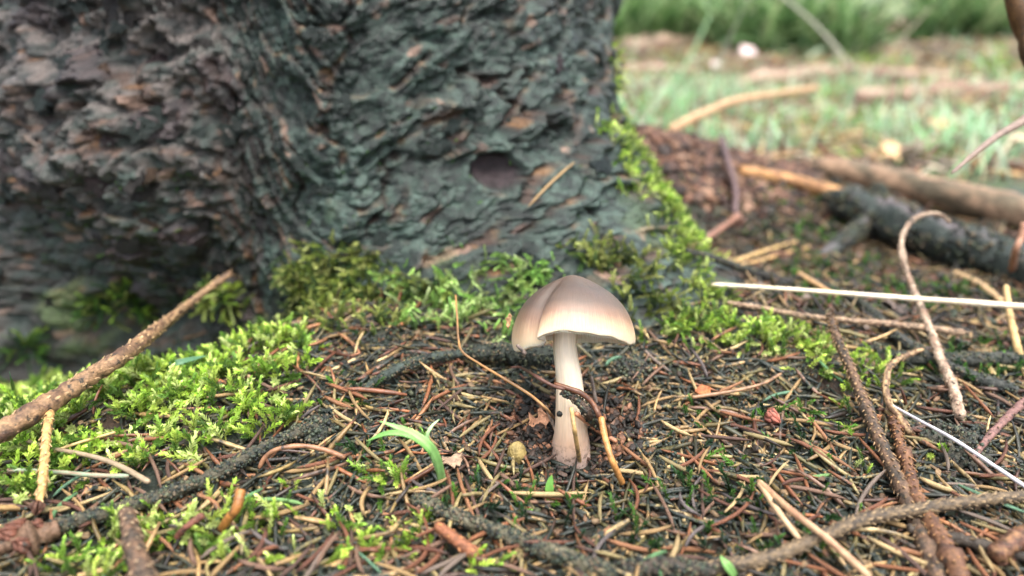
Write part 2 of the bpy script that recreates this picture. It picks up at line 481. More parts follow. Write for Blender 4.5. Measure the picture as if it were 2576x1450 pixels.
n_t, n_z = len(th), len(zz)
i = np.arange(n_z-1)[:, None]*n_t; j = np.arange(n_t)[None]; j2 = (j+1) % n_t
Q = np.stack([i+j, i+j2, i+n_t+j2, i+n_t+j], -1).reshape(-1, 4)
tree = obj('spruce_tree', None, label='thick spruce trunk with dark algae covered flaking bark behind the mushroom', cat='tree')
tree.location = (TC[0], TC[1], -.05)
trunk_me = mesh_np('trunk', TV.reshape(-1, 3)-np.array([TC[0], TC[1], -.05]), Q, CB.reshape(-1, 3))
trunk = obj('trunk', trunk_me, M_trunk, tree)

def bark_point(thv, zv):
    """displaced bark position and smooth normal"""
    thv = np.asarray(thv, float); zv = np.asarray(zv, float)
    h, _ = bark(thv, zv)
    def base(t, z):
        r = trunk_r(t, z); return np.stack([TC[0]+r*np.cos(t), TC[1]+r*np.sin(t), z], -1)
    e = .01
    n = np.cross(base(thv+e, zv)-base(thv-e, zv), base(thv, zv+e)-base(thv, zv-e))
    n /= np.linalg.norm(n, axis=-1)[..., None]
    return base(thv, zv)+np.stack([np.cos(thv), np.sin(thv), 0*zv], -1)*h[..., None], n

# bark flakes: thin curled plates standing off the trunk
flake_mats = []
for nm, c, c2 in (('flake_algae', lin(36, 48, 46), lin(64, 78, 74)), ('flake_grey', lin(96, 90, 86), lin(58, 54, 54)),
                  ('flake_brown', lin(80, 62, 52), lin(120, 96, 78)), ('flake_purple', lin(60, 48, 52), lin(86, 70, 72))):
    m, nt, b = new_mat(nm)
    n = noise_n(nt, 2.6, 5, .7)
    nt.links.new(ramp(nt, n, [(.35, c*.8), (.55, c2), (.7, c*.6)]), b.inputs['Base Color'])
    b.inputs['Roughness'].default_value = .38
    bump(nt, b, noise_n(nt, 3.0, 5, .7), .35)
    flake_mats.append(m)
def flake_mesh(seed, k=14):
    r_ = np.random.default_rng(seed)
    a = np.linspace(0, 2*math.pi, k, endpoint=False)
    rr = (.55+.65*r_.random(k)); ex, ey = 1.0, .45+.35*r_.random()
    P = np.stack([rr*np.cos(a)*ex, rr*np.sin(a)*ey], -1)
    def zc(p, o): return .10*p[:, 1]+.14*p[:, 0]**2*r_.uniform(-.3, 1)+o
    mid = P*.55
    top = np.c_[P, zc(P, .10)+r_.uniform(-.05, .05, k)]; tm = np.c_[mid, zc(mid, .17)+r_.uniform(-.06, .06, k)]
    bot = np.c_[P*.97, zc(P*.97, -.22)]
    V = np.vstack([[[0, 0, .2]], tm, top, bot])
    jj = np.arange(k); j2 = (jj+1) % k
    T = np.stack([0*jj, 1+jj, 1+j2], -1)
    Q = np.vstack([np.stack([1+jj, 1+k+jj, 1+k+j2, 1+j2], -1), np.stack([1+k+jj, 1+2*k+jj, 1+2*k+j2, 1+k+j2], -1)])
    return V, [T, Q]
flake_meshes = [[None]*4 for _ in range(10)]
for s in range(10):
    Vf, Ff = flake_mesh(100+s)
    for q in range(4):
        me = mesh_np('bark_flake', Vf, Ff, None, False); me.materials.append(flake_mats[q]); flake_meshes[s][q] = me
nf = 0
while nf < 210:
    t = rng.uniform(rad(-170), rad(-20)); z = rng.uniform(-.03, .27)
    if rng.random() < .55: t = rng.uniform(rad(-165), rad(-88))
    leftside = t < rad(-88)
    p, n = bark_point(np.array([t]), np.array([z]))
    X, Y, _ = project(p)
    if not (-60 < X[0] < 1700 and -60 < Y[0] < 760) or z < float(ground_h(p[0, 0], p[0, 1]))+.006: continue
    if math.hypot(X[0]-1250, Y[0]-430) < 110: continue
    ang = rng.normal(rad(20) if not leftside else 0, rad(25))
    R3 = basis(n+rng.normal(0, .12, (1, 3)), np.array([ang]))[0]
    sc_ = rng.uniform(.0035, .0085)*(1.25 if leftside else 1.0)
    q = rng.choice(4, p=[.46, .40, .05, .09] if leftside else [.90, .05, .03, .02])
    o = obj('bark_flake', flake_meshes[rng.integers(10)][q], None, trunk)
    Mx = Matrix.Identity(4)
    th_s = sc_*rng.uniform(.5, .8)
    for a_ in range(3):
        for b_, s_ in enumerate((sc_, sc_, th_s)): Mx[a_][b_] = R3[a_, b_]*s_
    pp = p[0]-n[0]*th_s*.05-np.array([TC[0], TC[1], -.05])
    for a_ in range(3): Mx[a_][3] = pp[a_]
    o.matrix_local = Mx
    nf += 1

# ------------------------------------------------------------------ the mushroom
def cap_mat():
    m, nt, b = new_mat('mushroom_cap_skin')
    a = attr(nt, 'rim'); an = attr(nt, 'turn')
    cx = nd(nt, 'ShaderNodeCombineXYZ')
    nt.links.new(an.outputs['Fac'], cx.inputs[0]); nt.links.new(a.outputs['Fac'], cx.inputs[1])
    mp = nd(nt, 'ShaderNodeMapping'); mp.inputs['Scale'].default_value = (26, 1.1, 1)
    nt.links.new(cx.outputs[0], mp.inputs[0])
    fib = noise_n(nt, 3.0, 5, .65, vec=mp.outputs[0])
    blot = noise_n(nt, 90, 3)
    s1 = nd(nt, 'ShaderNodeMath', operation='MULTIPLY_ADD', i_1=.10, i_2=-.05); nt.links.new(blot, s1.inputs[0])
    s2 = nd(nt, 'ShaderNodeMath', operation='ADD'); nt.links.new(a.outputs['Fac'], s2.inputs[0]); nt.links.new(s1.outputs[0], s2.inputs[1])
    s3 = nd(nt, 'ShaderNodeMath', operation='MULTIPLY_ADD', i_1=.10, i_2=-.05); nt.links.new(fib, s3.inputs[0])
    s4 = nd(nt, 'ShaderNodeMath', operation='ADD'); nt.links.new(s2.outputs[0], s4.inputs[0]); nt.links.new(s3.outputs[0], s4.inputs[1])
    c = ramp(nt, s4.outputs[0], [(0, lin(114, 95, 80)), (.10, lin(100, 84, 72)), (.35, lin(84, 72, 65)), (.56, lin(97, 82, 73)),
                                 (.68, lin(136, 108, 90)), (.80, lin(190, 158, 128)), (.91, lin(212, 188, 156)), (1.0, lin(224, 208, 184))])
    c = mixc(nt, c, ramp(nt, fib, [(.3, .86), (.7, 1.1)]), 1.0, 'MULTIPLY')
    nt.links.new(c, b.inputs['Base Color'])
    b.inputs['Roughness'].default_value = .42
    b.inputs['Subsurface Weight'].default_value = .35; b.inputs['Subsurface Scale'].default_value = .0025
    b.inputs['Subsurface Radius'].default_value = (1, .6, .35)
    bump(nt, b, fib, .00012)
    return m
def flesh_mat(name, stops, fibscale):
    m, nt, b = new_mat(name)
    a = attr(nt, 'along'); an = attr(nt, 'turn')
    cx = nd(nt, 'ShaderNodeCombineXYZ'); nt.links.new(an.outputs['Fac'], cx.inputs[0]); nt.links.new(a.outputs['Fac'], cx.inputs[1])
    mp = nd(nt, 'ShaderNodeMapping'); mp.inputs['Scale'].default_value = (fibscale, 2.2, 1)
    nt.links.new(cx.outputs[0], mp.inputs[0]); fib = noise_n(nt, 3, 4, .6, vec=mp.outputs[0])
    c = ramp(nt, a.outputs['Fac'], stops)
    c = mixc(nt, c, ramp(nt, fib, [(.3, .88), (.7, 1.08)]), 1.0, 'MULTIPLY')
    dn = noise_n(nt, 420, 5, .7)
    dirt = nd(nt, 'ShaderNodeMath', operation='MULTIPLY')
    lowm = ramp(nt, a.outputs['Fac'], [(0.0, 1.0), (.20, .9), (.33, 0.0)])
    nt.links.new(ramp(nt, dn, [(.50, 0.0), (.60, 1.0)]), dirt.inputs[0]); nt.links.new(lowm, dirt.inputs[1])
    c = mixc(nt, c, lin(84, 66, 54), dirt.outputs[0])
    nt.links.new(c, b.inputs['Base Color']); b.inputs['Roughness'].default_value = .5
    b.inputs['Subsurface Weight'].default_value = .35; b.inputs['Subsurface Scale'].default_value = .0025
    b.inputs['Subsurface Radius'].default_value = (1, .75, .5)
    bump(nt, b, fib, .00025)
    return m
M_cap = cap_mat()
M_stem = flesh_mat('mushroom_stem_flesh', [(0, lin(186, 172, 168)), (.16, lin(188, 166, 156)), (.30, lin(206, 172, 146)), (.45, lin(232, 208, 178)),
                                           (.75, lin(240, 224, 200)), (1, lin(232, 210, 184))], 7)
m_g, nt_g, b_g = new_mat('mushroom_gill_flesh')
b_g.inputs['Base Color'].default_value = (*lin(240, 228, 208), 1); b_g.inputs['Roughness'].default_value = .55
ng = noise_n(nt_g, 300, 3); nt_g.links.new(ramp(nt_g, ng, [(.3, lin(232, 216, 192)), (.7, lin(246, 238, 222))]), b_g.inputs['Base Color'])
b_g.inputs['Subsurface Weight'].default_value = .4; b_g.inputs['Subsurface Scale'].default_value = .002

mush = obj('mushroom', None, label='brown capped mushroom with pale cream stem standing before the spruce trunk', cat='mushroom')
# stem
SP = spline(np.array([hit(1437, 1160, 0)+np.array([0, .003, -.011]), at(1437, 1075, .2800), at(1432, 960, .2800), at(1421, 870, .2790), at(1424, 790, .2800)]), 44)
sl = np.linspace(0, 1, 44)
sr = np.interp(sl, [0, .08, .20, .32, .5, .75, 1], [.0084, .0092, .0078, .0064, .0055, .0045, .0043])
Vs, Fs = tube(SP, sr, 40, 1.0, .03, 4)
aa = np.tile(np.linspace(0, 1, 40, endpoint=False), 44)
turn = np.r_[np.sin(aa*2*math.pi)+1, 0, 0]; along = np.r_[np.repeat(sl, 40), 0, 1]
ridg = np.r_[np.repeat(sr, 40), 0, 0]*.02*np.sin(np.r_[aa, 0, 0]*2*math.pi*9)
cen = np.vstack([np.repeat(SP, 40, axis=0), SP[0], SP[-1]])
dirv = Vs-cen; dl_ = np.linalg.norm(dirv, axis=1)[:, None]+1e-9
Vs = Vs+dirv/dl_*ridg[:, None]
base0 = SP[0].copy(); mush.location = base0
obj('stem', mesh_np('stem', Vs-base0, Fs, attrs={'along': along, 'turn': turn}), M_stem, mush)
# cap
CR = .0243
CAPC = at(1437, 842, .2845)
tilt = rad(24); cx_, sx_ = math.cos(tilt), math.sin(tilt); roll = rad(2.5)
def cap_world(v):
    v = np.asarray(v)
    x = v[..., 0]*math.cos(roll)+v[..., 2]*math.sin(roll); z = -v[..., 0]*math.sin(roll)+v[..., 2]*math.cos(roll); y = v[..., 1]
    return CAPC+CR*np.stack([x, y*cx_+z*sx_, -y*sx_+z*cx_], -1)
NOTCH = rad(-124)
def wrap(a): return (a+math.pi) % (2*math.pi)-math.pi
PR = np.array([0, .10, .22, .36, .50, .62, .74, .84, .91, .96, .99, 1.0, .985])
PZ = np.array([.95, .935, .89, .825, .75, .67, .565, .44, .315, .19, .07, -.03, -.07])
PT = np.linspace(0, 1, len(PR))
def cap_surf(phi, t, drop=0.0):
    r = np.interp(t, PT, PR); z = np.interp(t, PT, PZ)
    # soften the profile
    for e in (-.035, .035):
        r = r+np.interp(np.clip(t+e, 0, 1), PT, PR); z = z+np.interp(np.clip(t+e, 0, 1), PT, PZ)
    r /= 3; z /= 3; r = r*sstep(-.02, .10, t)+np.interp(t, PT, PR)*(1-sstep(-.02, .10, t))
    d = np.degrees(wrap(phi-NOTCH))
    lf = np.where(d < 0, np.exp(d/38.0), 0)*sstep(-1.5, 1.5, -d)         # left lobe tucks in behind the front lip
    r = r*(1-.26*lf*t**1.6)
    groove = np.exp(-((d+7)/11.0)**2)*sstep(.10, .45, t)*(1-.35*sstep(.75, 1, t))
    z = z-.075*groove; r = r*(1-.07*groove)
    lip = np.where(d > 0, np.exp(-d/26.0), 0)*sstep(-1.5, 1.5, d)
    r = r*(1+.06*lip*t**2)
    left_low = np.exp(-((np.degrees(wrap(phi-rad(-163))))/30)**2)
    z = z-.25*left_low*t**2.2
    front = np.exp(-((np.degrees(wrap(phi-rad(-92))))/32)**2)
    z = z+.075*front*t**3
    right_low = np.exp(-((np.degrees(wrap(phi-rad(-18))))/34)**2)
    z = z-.05*right_low*t**2
    r = r*(1+.018*np.sin(3*phi+1)+.012*np.sin(5*phi+.4)*t)
    z = z+.012*np.sin(7*phi+2)*t**4+.006*np.sin(17*phi)*t**6
    rdg = np.exp(-(np.degrees(wrap(phi-rad(-60)))/18)**2)*np.exp(-((t-.28)/.16)**2)
    z = z-.035*rdg
    return np.stack([r*np.cos(phi), r*np.sin(phi), z-drop], -1)
NP, NT = 200, 44
phi = np.linspace(-math.pi, math.pi, NP, endpoint=False)
dd = wrap(phi-NOTCH)                                              # crowd the samples at the fold
phi = np.sort(wrap(NOTCH+np.sign(dd)*math.pi*(np.abs(dd)/math.pi)**1.5))
tt = np.linspace(0, 1, NT)
PH, T_ = np.meshgrid(phi, tt)
top = cap_surf(PH, T_)
under_t = np.linspace(1, .16, 16)
PH2, T2 = np.meshgrid(phi, under_t)
und = cap_surf(PH2, T2, .0)-np.stack([0*PH2, 0*PH2, .02+.12*(1-T2)], -1)*1.0
und[..., :2] *= (1-.03)
VV = np.vstack([top.reshape(-1, 3), und.reshape(-1, 3)])
rows = NT+16
i = np.arange(rows-1)[:, None]*NP; j = np.arange(NP)[None]; j2 = (j+1) % NP
Q = np.stack([i+j, i+NP+j, i+NP+j2, i+j2], -1).reshape(-1, 4)
rim = np.r_[T_.ravel(), np.full(16*NP, 1.0)]
trn = np.sin(np.r_[PH.ravel(), PH2.ravel()])*1.0+2
trn = np.abs(np.r_[PH.ravel(), PH2.ravel()])
cap = obj('cap', mesh_np('cap', cap_world(VV)-base0, Q, attrs={'rim': rim, 'turn': trn}), M_cap, mush)
gp = []
for k in range(170):
    ph = -math.pi+2*math.pi*(k+rng.uniform(-.1, .1))/170
    ts = np.linspace(.20 if k % 2 == 0 else rng.uniform(.4, .65), .965, 9)
    P_ = cap_surf(np.full(9, ph), ts)
    up_ = P_-np.array([0, 0, 1])*(.03+.12*(1-ts))[:, None]; up_[:, :2] *= .965
    rimz = cap_surf(np.array([ph]), np.array([1.0]))[0, 2]
    s_ = (ts-ts[0])/(ts[-1]-ts[0])
    deep = np.interp(ts, [.15, .3, .6, .85, .97], [.16, .22, .20, .11, .008])*(sstep(0, .12, s_) if k % 2 else 1)
    lo_ = up_-np.array([0, 0, 1])*np.broadcast_to(deep, (9,))[:, None]
    lo_[:, 2] = np.minimum(np.maximum(lo_[:, 2], rimz+.03+.10*(1-ts)), up_[:, 2]-.001)
    nrm = np.array([-math.sin(ph), math.cos(ph), 0])*.006
    W = np.vstack([up_+nrm, lo_+nrm*.4, lo_-nrm*.4, up_-nrm])
    q = np.arange(8)
    FQ = np.vstack([np.stack([o1*9+q, o1*9+q+1, o2*9+q+1, o2*9+q], -1) for o1, o2 in ((0, 1), (1, 2), (2, 3))])
    gp.append((cap_world(W)-base0, [FQ], np.ones(3)))
Vg, Fg, _ = join(gp)
obj('gills', mesh_np('gills', Vg, Fg), m_g, cap, kind='stuff')

# ------------------------------------------------------------------ moss
def shoot_template(seed, leaves, length, llen, lwid, droop=.5, frond=False):
    r_ = np.random.default_rng(seed)
    sp = np.linspace(0, 1, 4); bend = r_.uniform(.2, droop)
    stem = np.stack([length*bend*sp**2, .1*length*np.sin(sp*3)*r_.normal(), length*(sp-.25*bend*sp**2)], -1)
    parts = []
    Vt, Ft = tube(stem, np.linspace(.0003, .00015, 4), 3)
    parts.append((Vt, Ft, np.array([.5, .45, .3])))
    for k in range(leaves):
        s = .12+.88*(k+.5)/leaves; p = np.array([np.interp(s, sp, stem[:, q]) for q in range(3)])
        e = np.array([np.interp(min(s+.1, 1), sp, stem[:, q]) for q in range(3)])-p
        if np.linalg.norm(e) < 1e-7: e = stem[-1]-stem[-2]
        e /= np.linalg.norm(e)
        a = k*2.4 if not frond else (0 if k % 2 else math.pi)+r_.normal(0, .35)
        x = np.cross(e, [.3, 1, .1]); x /= np.linalg.norm(x); y = np.cross(e, x)
        side = math.cos(a)*x+math.sin(a)*y
        op = np.interp(s, [0, .7, 1], [1.1, .85, .35])+r_.normal(0, .1)
        d = math.cos(op)*e+math.sin(op)*side
        w = np.cross(d, e); w /= np.linalg.norm(w)+1e-9; up = np.cross(w, d)
        L = llen*np.interp(s, [0, .5, .85, 1], [.7, 1, .95, .7])*r_.uniform(.8, 1.2); W = lwid*r_.uniform(.85, 1.15)
        tip = p+d*L+e*L*.15
        m_ = p+d*L*.42
        Vl = np.array([p, m_+w*W*.55+up*W*.25, tip, m_-w*W*.55+up*W*.25])
        T = np.array([[0, 1, 2], [0, 2, 3]])
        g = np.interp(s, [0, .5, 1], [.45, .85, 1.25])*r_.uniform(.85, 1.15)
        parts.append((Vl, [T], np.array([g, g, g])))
    return join(parts)
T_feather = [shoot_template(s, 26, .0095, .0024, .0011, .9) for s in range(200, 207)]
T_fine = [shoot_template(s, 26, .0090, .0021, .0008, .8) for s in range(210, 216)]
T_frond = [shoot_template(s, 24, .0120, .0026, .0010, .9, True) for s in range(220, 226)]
BRIGHT = np.array([lin(160, 192, 76), lin(194, 216, 104), lin(130, 166, 68), lin(208, 224, 140), lin(92, 126, 54)])
OLIVE = np.array([lin(124, 140, 64), lin(146, 156, 82), lin(96, 116, 56), lin(170, 176, 108), lin(72, 98, 58)])
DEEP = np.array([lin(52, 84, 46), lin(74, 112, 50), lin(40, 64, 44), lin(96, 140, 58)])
PALE = np.array([lin(176, 206, 120), lin(150, 192, 100), lin(196, 216, 150), lin(120, 160, 84)])
def ell(px, py, lst):
    w = np.zeros_like(px)
    for (a, b, rx, ry, d) in lst:
        q = ((px-a)/rx)**2+((py-b)/ry)**2
        w = np.maximum(w, d*np.clip(1.6-1.2*q, 0, 1))
    return w
def ground_moss(name, ells, n, temps, pal, label, cat='moss', scale=(.7, 1.2), tilt=.45, box=(-.45, .46, -.14, .35), kind='stuff', lump=.008):
    x = rng.uniform(box[0], box[1], n); y = rng.uniform(box[2], box[3], n); z = ground_h(x, y)
    P = np.stack([x, y, z], -1); X, Y, D = project(P)
    w = ell(X, Y, ells)*(.10+1.1*sstep(-.30, .25, fbm(x/.016, y/.016, 2, 301)))
    keep = (rng.random(n) < w) & ~trunk_inside(P) & (np.hypot(x, y) > .011)
    P = P[keep]; x = P[:, 0]; y = P[:, 1]
    P[:, 2] += lump*np.clip(fbm(x/.02, y/.02, 2, 303)+.25, 0, 1)*ell(*project(P)[:2], ells)-.001
    k = len(P)
    Nn = ground_n(x, y)+rng.normal(0, tilt, (k, 3))*np.array([1, 1, .3])
    col = pal[rng.integers(0, len(pal), k)]*rng.uniform(.75, 1.2, (k, 1))
    col = col*(.8+.45*sstep(-.3, .3, fbm(x/.02, y/.02, 2, 305)))[:, None]
    V, F, c = scatter(temps, P, basis(Nn, rng.uniform(0, 6.28, k)), rng.uniform(*scale, k), col)
    return obj(name, mesh_np(name, V, F, c, False), M_moss, label=label, cat=cat, kind=kind)
LEFT_E = [(120, 1110, 230, 110, .9), (380, 950, 250, 90, .9), (560, 930, 210, 85, .85), (480, 1050, 210, 90, .9), (250, 1020, 220, 90, .95),
          (660, 1060, 110, 60, .8), (60, 1230, 120, 60, .7), (380, 1160, 120, 50, .55), (690, 890, 90, 45, .7)]
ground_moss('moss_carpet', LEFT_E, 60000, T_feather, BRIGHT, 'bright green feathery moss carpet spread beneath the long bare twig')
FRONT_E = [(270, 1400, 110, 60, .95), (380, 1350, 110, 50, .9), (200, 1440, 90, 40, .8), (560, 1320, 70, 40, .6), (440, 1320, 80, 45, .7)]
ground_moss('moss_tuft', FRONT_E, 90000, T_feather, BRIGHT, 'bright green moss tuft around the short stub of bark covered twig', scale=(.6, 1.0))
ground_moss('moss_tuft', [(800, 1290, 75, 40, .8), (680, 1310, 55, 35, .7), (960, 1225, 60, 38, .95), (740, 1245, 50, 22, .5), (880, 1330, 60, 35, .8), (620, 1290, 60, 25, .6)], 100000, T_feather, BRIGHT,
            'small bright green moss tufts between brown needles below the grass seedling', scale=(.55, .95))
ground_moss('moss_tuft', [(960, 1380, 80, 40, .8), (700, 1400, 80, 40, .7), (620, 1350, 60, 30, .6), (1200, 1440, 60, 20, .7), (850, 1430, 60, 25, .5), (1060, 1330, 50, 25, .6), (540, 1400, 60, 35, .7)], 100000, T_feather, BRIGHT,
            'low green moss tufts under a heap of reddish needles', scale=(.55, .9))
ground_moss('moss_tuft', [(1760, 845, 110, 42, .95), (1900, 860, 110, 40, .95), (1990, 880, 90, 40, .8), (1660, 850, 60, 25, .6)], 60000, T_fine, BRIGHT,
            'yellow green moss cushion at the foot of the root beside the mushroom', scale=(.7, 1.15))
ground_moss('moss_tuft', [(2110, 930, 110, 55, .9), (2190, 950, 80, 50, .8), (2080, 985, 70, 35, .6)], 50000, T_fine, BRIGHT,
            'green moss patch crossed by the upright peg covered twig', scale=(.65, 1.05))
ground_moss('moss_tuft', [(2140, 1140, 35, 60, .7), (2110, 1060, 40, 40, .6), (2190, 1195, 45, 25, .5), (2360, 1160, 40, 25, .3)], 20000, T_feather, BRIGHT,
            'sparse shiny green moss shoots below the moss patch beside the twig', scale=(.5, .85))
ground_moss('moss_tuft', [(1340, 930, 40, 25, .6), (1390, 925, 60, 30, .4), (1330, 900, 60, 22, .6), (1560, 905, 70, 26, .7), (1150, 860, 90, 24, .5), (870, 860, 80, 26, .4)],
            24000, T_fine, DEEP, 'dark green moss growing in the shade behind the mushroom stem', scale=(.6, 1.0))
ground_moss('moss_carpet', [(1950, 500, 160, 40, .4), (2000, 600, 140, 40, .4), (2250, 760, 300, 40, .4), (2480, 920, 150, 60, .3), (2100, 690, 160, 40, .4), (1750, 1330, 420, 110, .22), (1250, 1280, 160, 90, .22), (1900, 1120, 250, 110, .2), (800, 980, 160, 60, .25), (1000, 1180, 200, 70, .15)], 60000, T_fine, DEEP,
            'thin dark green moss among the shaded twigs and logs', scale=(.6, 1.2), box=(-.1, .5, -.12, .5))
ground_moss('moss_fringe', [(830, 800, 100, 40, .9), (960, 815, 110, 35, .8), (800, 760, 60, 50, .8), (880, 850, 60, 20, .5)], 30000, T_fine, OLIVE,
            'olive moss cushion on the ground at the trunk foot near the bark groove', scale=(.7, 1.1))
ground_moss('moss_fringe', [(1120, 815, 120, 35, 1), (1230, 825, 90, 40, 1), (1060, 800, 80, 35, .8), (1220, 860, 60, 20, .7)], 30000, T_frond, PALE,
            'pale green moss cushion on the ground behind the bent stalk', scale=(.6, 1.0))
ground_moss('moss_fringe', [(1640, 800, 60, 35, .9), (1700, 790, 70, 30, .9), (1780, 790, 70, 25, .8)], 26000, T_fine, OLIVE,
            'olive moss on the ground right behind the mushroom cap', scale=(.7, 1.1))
# moss on the trunk foot
def trunk_moss(name, ells, n, temps, pal, label, scale=(.7, 1.1), hang=.5, zr=(-.06, .24)):
    t = rng.uniform(rad(-165), rad(5), n); z = rng.uniform(zr[0], zr[1], n)
    r = trunk_r(t, z)
    P = np.stack([TC[0]+r*np.cos(t), TC[1]+r*np.sin(t), z], -1); X, Y, _ = project(P)
    w = ell(X, Y, ells)*(.25+1.0*sstep(-.25, .3, fbm(t*.25/.012, z/.012, 2, 311)))
    vis = ((P[:, :2]-TC)*(CAM[:2]-P[:, :2])).sum(1) > -.03
    keep = (rng.random(n) < w) & vis & (z > ground_h(P[:, 0], P[:, 1])-.004)
    t, z = t[keep], z[keep]; P, Nn = bark_point(t, z)
    k = len(t)
    Nn = Nn*.8+np.array([0, 0, -hang])+rng.normal(0, .4, (k, 3))
    col = pal[rng.integers(0, len(pal), k)]*rng.uniform(.7, 1.2, (k, 1))
    col = col*(.65+.6*sstep(-.3, .3, fbm(t*.25/.015, z/.015, 2, 315)))[:, None]
    V, F, c = scatter(temps, P, basis(Nn, rng.uniform(0, 6.28, k)), rng.uniform(*scale, k), col)
    return obj(name, mesh_np(name, V, F, c, False), M_moss, label=label, cat='moss', kind='stuff')
trunk_moss('moss_fringe', [(850, 690, 130, 80, .9), (880, 770, 130, 70, 1), (1000, 760, 140, 70, .8), (800, 640, 60, 40, .6)], 130000, T_fine, OLIVE,
           'olive moss fringe on the trunk foot beside the dark bark groove')
trunk_moss('moss_fringe', [(1200, 725, 150, 75, 1), (1290, 690, 90, 55, 1), (1140, 790, 160, 50, 1), (1060, 700, 90, 50, .7), (1330, 660, 70, 30, .7)], 120000, T_frond, PALE,
           'pale bright green hanging moss on the trunk foot left of the mushroom cap', hang=.9, scale=(.6, 1.0))
trunk_moss('moss_fringe', [(1500, 640, 70, 40, .8), (1580, 690, 80, 60, .8), (1620, 760, 70, 45, .9), (1690, 720, 60, 60, .6)], 100000, T_fine, OLIVE,
           'yellowish moss stars on the trunk foot right of the mushroom cap', scale=(.7, 1.15), hang=.2)
trunk_moss('moss_fringe', [(1610, 450, 50, 60, .5), (1660, 530, 45, 60, .9), (1700, 610, 45, 60, 1), (1735, 690, 50, 60, .95), (1770, 750, 50, 40, .95), (1570, 380, 40, 50, .4), (1530, 330, 40, 50, .2), (1530, 170, 25, 60, .12)],
           90000, T_fine, BRIGHT, 'bright green moss edging the right side of the spruce root', scale=(.5, .95), hang=.1)
trunk_moss('moss_film', [(1100, 500, 420, 260, .05), (300, 600, 300, 220, .04)], 60000, T_fine, DEEP, 'tiny dark moss shoots dotted over the spruce bark', scale=(.25, .5))
def free_moss(name, px, py, t, rx, n, temps, pal, label, below=.6):
    c0 = hit(px, py, .012)
    d = rng.normal(0, 1, (n, 3)); d /= np.linalg.norm(d, axis=1)[:, None]; d[:, 2] = np.abs(d[:, 2])*1.2-.35
    P = c0+d*rx*rng.uniform(.55, 1, (n, 1))*np.array([1.1, .7, .7])
    col = pal[rng.integers(0, len(pal), n)]*rng.uniform(.7, 1.25, (n, 1))
    V, F, c = scatter(temps, P, basis(d+rng.normal(0, .35, (n, 3)), rng.uniform(0, 6.28, n)), rng.uniform(.7, 1.2, n), col)
    return obj(name, mesh_np(name, V, F, c, False), M_moss, label=label, cat='moss', kind='stuff')
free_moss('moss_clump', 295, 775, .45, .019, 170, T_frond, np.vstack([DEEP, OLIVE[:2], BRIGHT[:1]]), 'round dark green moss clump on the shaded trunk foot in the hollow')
free_moss('moss_clump', 575, 755, .42, .013, 130, T_frond, np.vstack([BRIGHT, OLIVE]), 'small light green moss clump where the long twig ends at the trunk')
free_moss('moss_clump', 60, 880, .45, .009, 50, T_frond, np.vstack([DEEP, BRIGHT[:1]]), 'tiny moss clump low in the dark hollow beside the trunk')

# ------------------------------------------------------------------ needles
def needle_template(seed, L=1.0, W=.092, curve=None, rings=6, sides=4):
    r_ = np.random.default_rng(seed); s = np.linspace(-.5, .5, rings)
    k = r_.normal(0, .30) if curve is None else curve
    P = np.stack([s*L, k*(s**2-.08), r_.normal(0, .05)*s**2], -1)
    r = np.interp(s, [-.5, -.42, -.2, .3, .46, .5], [.5, .85, 1, .95, .6, .15])*W*.5
    V, F = tube(P, r, sides, .72, 0, 0, r_.normal(0, .6))
    g = .8+.35*r_.random(len(V))
    e = np.clip(np.abs(np.r_[np.repeat(s, sides), -.5, .5])*2, 0, 1)
    if r_.random() < .5: g = g*(1-.45*(e > .8))
    return V, F, np.repeat(g[:, None], 3, 1)
NT_ = [needle_template(400+s, rings=5) for s in range(14)]
NT_LOW = [needle_template(400+s, rings=4, sides=3) for s in range(10)]
RED = np.array([lin(126, 80, 56), lin(148, 96, 64), lin(104, 66, 50), lin(160, 112, 78), lin(96, 72, 62), lin(134, 104, 86)])
STRAW = np.array([lin(176, 144, 98), lin(196, 170, 122), lin(160, 130, 88), lin(150, 134, 92)])
OLN = np.array([lin(88, 82, 52), lin(112, 102, 64), lin(62, 62, 46), lin(134, 114, 72), lin(46, 48, 40), lin(52, 44, 38)])
GRN = np.array([lin(96, 140, 92), lin(120, 160, 96), lin(100, 140, 110)])
def litter_positions(n, box, ymax=2600):
    x = rng.uniform(box[0], box[1], n); y = rng.uniform(box[2], box[3], n); P = np.stack([x, y, ground_h(x, y)], -1)
    X, Y, _ = project(P); k = (X > -200) & (X < 2780) & (Y < 1650) & (Y > 0) & ~trunk_inside(P+np.array([0, 0, .003]))
    k &= np.hypot(x, y) > .009
    return P[k], X[k], Y[k]
